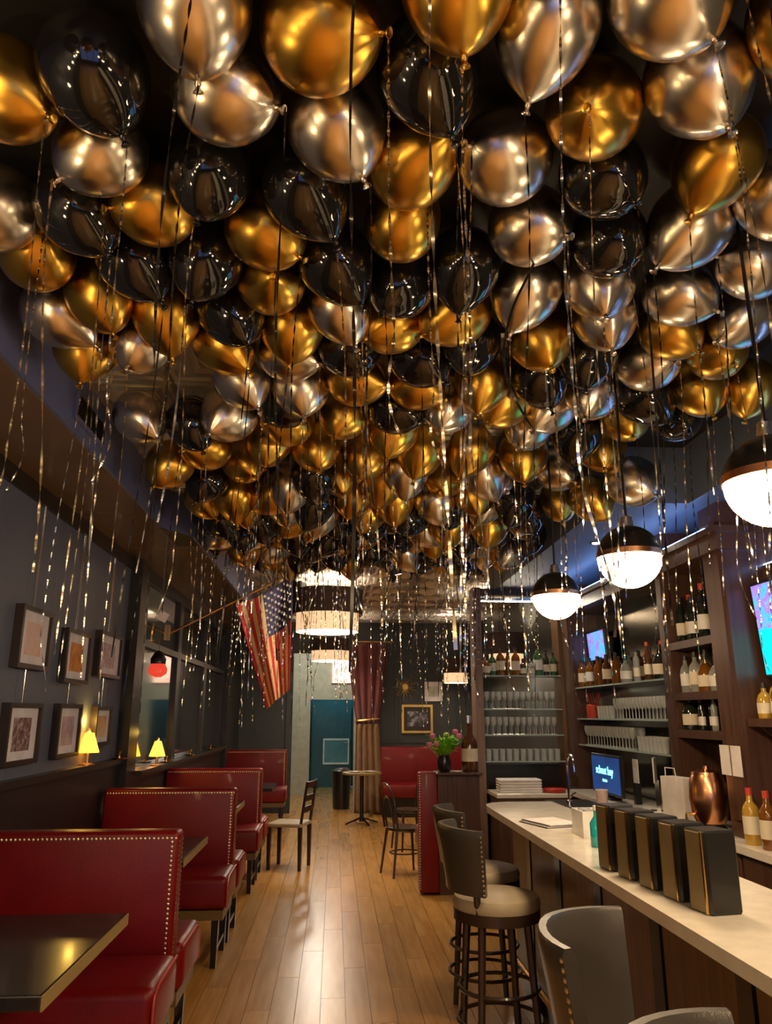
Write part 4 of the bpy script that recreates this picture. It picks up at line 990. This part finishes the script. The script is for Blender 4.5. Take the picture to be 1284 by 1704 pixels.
for (x, y, r, c, kx, ky) in LIST:
    z = 3.135
    if (x, y) in ((1045, 795), (1008, 828)): z = 2.93
    if (x, y) in ((238, 692), (345, 742), (318, 700), (388, 685)): z = 3.10
    p = at_z(x, y, z)
    a, b = (kx - x) / (1.25 * r), (ky - y) / (1.25 * r); q = math.hypot(a, b)
    if q > .97: a, b = a / q * .97, b / q * .97
    rd = (p - CAM).normalized(); ru = (UP - rd * UP.dot(rd)).normalized(); rr0 = rd.cross(ru)
    d = rr0 * a - ru * b - rd * math.sqrt(max(0, 1 - a * a - b * b))
    bal.append([p.x, p.y, p.z, c, d, True])
# the dense far end of the drift
pat = 'GBSGBSBGGBSGBGSB'
k = 0
yy = 4.15; rowi = 0
while yy < 6.95:
    xl = -.92 + .10 * math.sin(yy * 3); xr = 1.56 if yy > 4.4 else 1.9
    x = xl + (.125 if rowi % 2 else 0)
    while x < xr:
        X = x + rnd.uniform(-.05, .05); Y = yy + rnd.uniform(-.05, .05)
        if all((X - q[0]) ** 2 + (Y - q[1]) ** 2 > .225 ** 2 for q in bal if q[5]):
            dd = Vector((rnd.gauss(0, .38), rnd.gauss(-.12, .3), -1)).normalized()
            bal.append([X, Y, 3.10 - rnd.random() * .09, pat[(k + rnd.randint(0, 3)) % 16], dd, False]); k += 1
        x += .272
    yy += .238; rowi += 1
# balloons overhead, past the top of the picture, whose ribbons hang into view
for k_, (X, Y) in enumerate(((-.78, 1.0), (-.52, .86), (-.24, .98), (.02, .84), (.28, .96), (.54, .82), (.74, 1.02), (.98, .9), (.12, 1.10))):
    bal.append([X, Y, 3.13, 'BGSGBSGBS'[k_], Vector((rnd.gauss(0, .3), rnd.gauss(0, .3), -1)).normalized(), None])
# settle: keep balloons from running into each other, the rods and the soffits
P = np.array([[q[0], q[1], q[2]] for q in bal]); A_ = P.copy(); anc = np.array([bool(q[5]) for q in bal]); ovh = np.array([q[5] is None for q in bal])
RS = np.array([.126 + .016 * min(1, max(0, (q[1] - 2.2) / 1.8)) + .005 * math.sin(i * 1.7) for i, q in enumerate(bal)])
rod = np.array([[1.25, 2.01], [1.25, 3.11], [1.25, 4.22]])
D0 = (RS[:, None] + RS[None, :]) * .955
for it in range(140):
    dif = P[:, None, :] - P[None, :, :]; dist = np.sqrt((dif ** 2).sum(-1)) + np.eye(len(P)) * 9 + 1e-9
    ov = np.clip(D0 - dist, 0, None)
    mv = (dif / dist[..., None] * ov[..., None] * .45).sum(1); mv[:, 2] *= .8
    P += np.clip(mv, -.03, .03)
    for rx, ry in rod:
        d = P[:, :2] - (rx, ry); l = np.sqrt((d ** 2).sum(1)) + 1e-9; o_ = np.clip(.14 - l, 0, None); P[:, :2] += d / l[:, None] * o_[:, None]
    P[:, 2] = np.clip(P[:, 2], 2.90, 3.135)
    far = P[:, 1] > 4.30
    P[:, 0] = np.where(far, np.clip(P[:, 0], -.95, 1.54), np.clip(P[:, 0], -1.14, 2.06))
    P[anc] += (A_[anc] - P[anc]) * .06
    P[~anc & ~ovh, 1] = np.clip(P[~anc & ~ovh, 1], 4.0, 6.95); P[ovh, 1] = np.clip(P[ovh, 1], .6, 1.12)

# balloon bodies: pear shaped latex with pleats running into the neck
def balloon_mesh(seed, m, lob, ratio, pw):
    rg = random.Random(seed); n, mrows = 40, 30; r = .131; v = []; f = []
    ph = rg.uniform(0, 6.28); ph2 = rg.uniform(0, 6.28); n1 = rg.choice((7, 9, 11)); n2 = rg.choice((3, 4, 5))
    for i in range(mrows + 1):
        th = math.pi * i / mrows; c = math.cos(th)
        if c >= 0: ax = r * c * .98; rho = r * math.sin(th)
        else:
            q = (2 * i / mrows - 1) ** .85; ax = -r * ratio * q
            rho = r * (1 - q * q) ** pw
        wv = max(0, (2 * i / mrows - 1.3) / .7)
        for j in range(n):
            a = 2 * math.pi * j / n
            g = 1 + lob * (wv ** 1.2) * (.6 * math.sin(n1 * a + ph) + .8 * math.sin(n2 * a + ph2)) + .012 * math.sin(2 * a + ph)
            v.append((max(rho, .006 if c < 0 else .0005) * g * math.cos(a), max(rho, .006 if c < 0 else .0005) * g * math.sin(a), ax))
    for i in range(mrows):
        for j in range(n):
            j2 = (j + 1) % n; f.append((i * n + j, (i + 1) * n + j, (i + 1) * n + j2, i * n + j2))
    f.append(tuple(range(n))); f.append(tuple(reversed(range(mrows * n, (mrows + 1) * n))))
    me = MB().add(v, f).mesh('latex_body', m)
    me.polygons.foreach_set('use_smooth', [True] * len(me.polygons))
    kb = MB().lathe([(.007, -r * ratio + .004), (.0085, -r * ratio - .006), (.005, -r * ratio - .012), (.008, -r * ratio - .017), (.0125, -r * ratio - .022), (.0125, -r * ratio - .025), (.007, -r * ratio - .022)], 10)
    km = kb.mesh('knot', m, True)
    return me, km, r * ratio + .014
BV = {}
for c, m in (('G', M_GOLD), ('S', M_SILV), ('B', M_BLACK)):
    BV[c] = [balloon_mesh(k * 7 + ord(c), m, (.035, .05, .02, .06)[k], (1.22, 1.28, 1.36, 1.46)[k], (.62, .68, .76, .82)[k]) for k in range(4)]
# ribbons: thin twisting foil strips
def ribbon_mesh(seed, m):
    rg = random.Random(seed); L_ = rg.uniform(.8, 1.3); n = 90; v = []; f = []
    ph = rg.uniform(0, 6.28); tw = rg.uniform(18, 60); dx, dy = rg.gauss(0, .035), rg.gauss(0, .035); am = rg.uniform(.004, .016)
    curl = rg.random() < .25; w = rg.uniform(.0021, .0033)
    for i in range(n + 1):
        s = i / n; z = -L_ * s
        ex = max(0, s - .75) * 4
        c = Vector((dx * s + am * math.sin(5 * s + ph) + (curl * .03 * ex * math.sin(14 * s)), dy * s + am * math.cos(4 * s + ph) + (curl * .03 * ex * math.cos(14 * s)), z))
        a = ph + tw * s + 2.2 * math.sin(9 * s + ph); o_ = Vector((math.cos(a), math.sin(a), .15 * math.sin(17 * s))) * w
        v += [c - o_, c + o_]
    for i in range(n): f.append((2 * i, 2 * i + 1, 2 * i + 3, 2 * i + 2))
    me = MB().add(v, f).mesh('ribbon', m); me.polygons.foreach_set('use_smooth', [True] * n); return me
M_RIBS = mat('silver_ribbon', (0.72, 0.70, 0.68), 0.22, 1.0, var=0.4, scale=30)
RIB = [ribbon_mesh(100 + k, (M_RIBD, M_RIB, M_RIBS)[k % 3]) for k in range(24)]
CN = {'G': 'gold chrome', 'S': 'champagne silver chrome', 'B': 'glossy black'}
# names by rows as they show in the picture
info = []
for i, q in enumerate(bal):
    if q[5] is None: continue
    x, y = px(P[i]); info.append((y, x, i))
labels = {}
def band(y): return max(0, int((y + 20) // 76)) if y < 740 else 10 + int((y - 740) // 30)
for k_, (x, i) in enumerate(sorted((P[i][0], i) for i in range(len(bal)) if bal[i][5] is None)):
    labels[i] = '%s balloon past the top edge, only its ribbon showing, %s from left' % (CN[bal[i][3]], ORD[k_])
SHORT = {'G': 'gold', 'S': 'silver', 'B': 'black'}
for rI in sorted({band(y) for y, x, i in info}):
    for c in 'GSB':
        for k_, (x, i) in enumerate(sorted((x, i) for y, x, i in info if band(y) == rI and bal[i][3] == c)):
            labels[i] = '%s balloon, %s %s one from left, %s row from top' % (CN[c], ORD[k_], SHORT[c], ORD[max(0, rI)])
for i, q in enumerate(bal):
    c = q[3]; me, km, kl = BV[c][(0, 1, 0, 2)[i % 4] if P[i][1] < 2.25 else ((1, 2, 3, 2)[i % 4] if P[i][1] < 3.2 else (2, 3)[i % 2])]
    d = Vector(q[4]); loc = Vector(P[i])
    t = thing('balloon', labels[i], 'balloon', loc, group='balloons crowded under the ceiling')
    rq = (-d).to_track_quat('Z', 'Y')
    spin = Matrix.Rotation((i * 2.4) % 6.28, 4, 'Z'); M4 = rq.to_matrix().to_4x4() @ spin
    b = obj('latex_body', me, t); b.rotation_euler = M4.to_euler()
    s = RS[i] / .131; b.scale = (s * .985, s * .985, s)
    kn = obj('knot', km, t); kn.rotation_euler = M4.to_euler(); kn.scale = (s, s, s)
    tip = d * (kl * s)
    rb = obj('ribbon', RIB[(i * 7) % 24], t, tip, (0, 0, (i * 1.3) % 6.28))
    if (i < len(LIST)) and LIST[i][:2] == (878, 375):     # a broad dark ribbon end curling down beside this balloon
        def on(x, y, Y): d_ = ray(x, y); return CAM + d_ * (Y / d_.y)
        q_ = [on(905, 402, 2.05), on(880, 455, 2.04), on(852, 515, 2.02), on(838, 585, 2.0), on(850, 650, 2.0), on(888, 716, 2.0)]
        v_ = []
        for k_ in range(41):
            u_ = k_ / 40 * 5; a_ = min(4, int(u_)); t_ = u_ - a_
            g = [q_[max(0, a_ - 1)], q_[a_], q_[a_ + 1], q_[min(5, a_ + 2)]]
            c_ = .5 * ((2 * g[1]) + (g[2] - g[0]) * t_ + (2 * g[0] - 5 * g[1] + 4 * g[2] - g[3]) * t_ ** 2 + (3 * g[1] - g[0] - 3 * g[2] + g[3]) * t_ ** 3)
            w_ = Vector((math.cos(.35 * u_), .35 * math.sin(.9 * u_), .3)).normalized() * .0055
            v_ += [c_ - loc - w_, c_ - loc + w_]
        part('curled_ribbon', MB().add(v_, [(2 * k_, 2 * k_ + 1, 2 * k_ + 3, 2 * k_ + 2) for k_ in range(40)]), M_RIBD, t, smooth=True)

# small white card on a string by the left windows
t = thing('paper_tag', 'small white card hanging on a string before the left windows', 'card', (-1.3, 5.75, 2.32))
part('card', MB().box(-.035, .035, -.001, .001, 0, .07), M_PAPER, t, rot=(0, R(25), R(20)))
part('string', MB().tube([(.015, 0, .066), (0, 0, .35), (0, 0, 2.965 - 2.32)], .0012, 4), M_RIB, t)
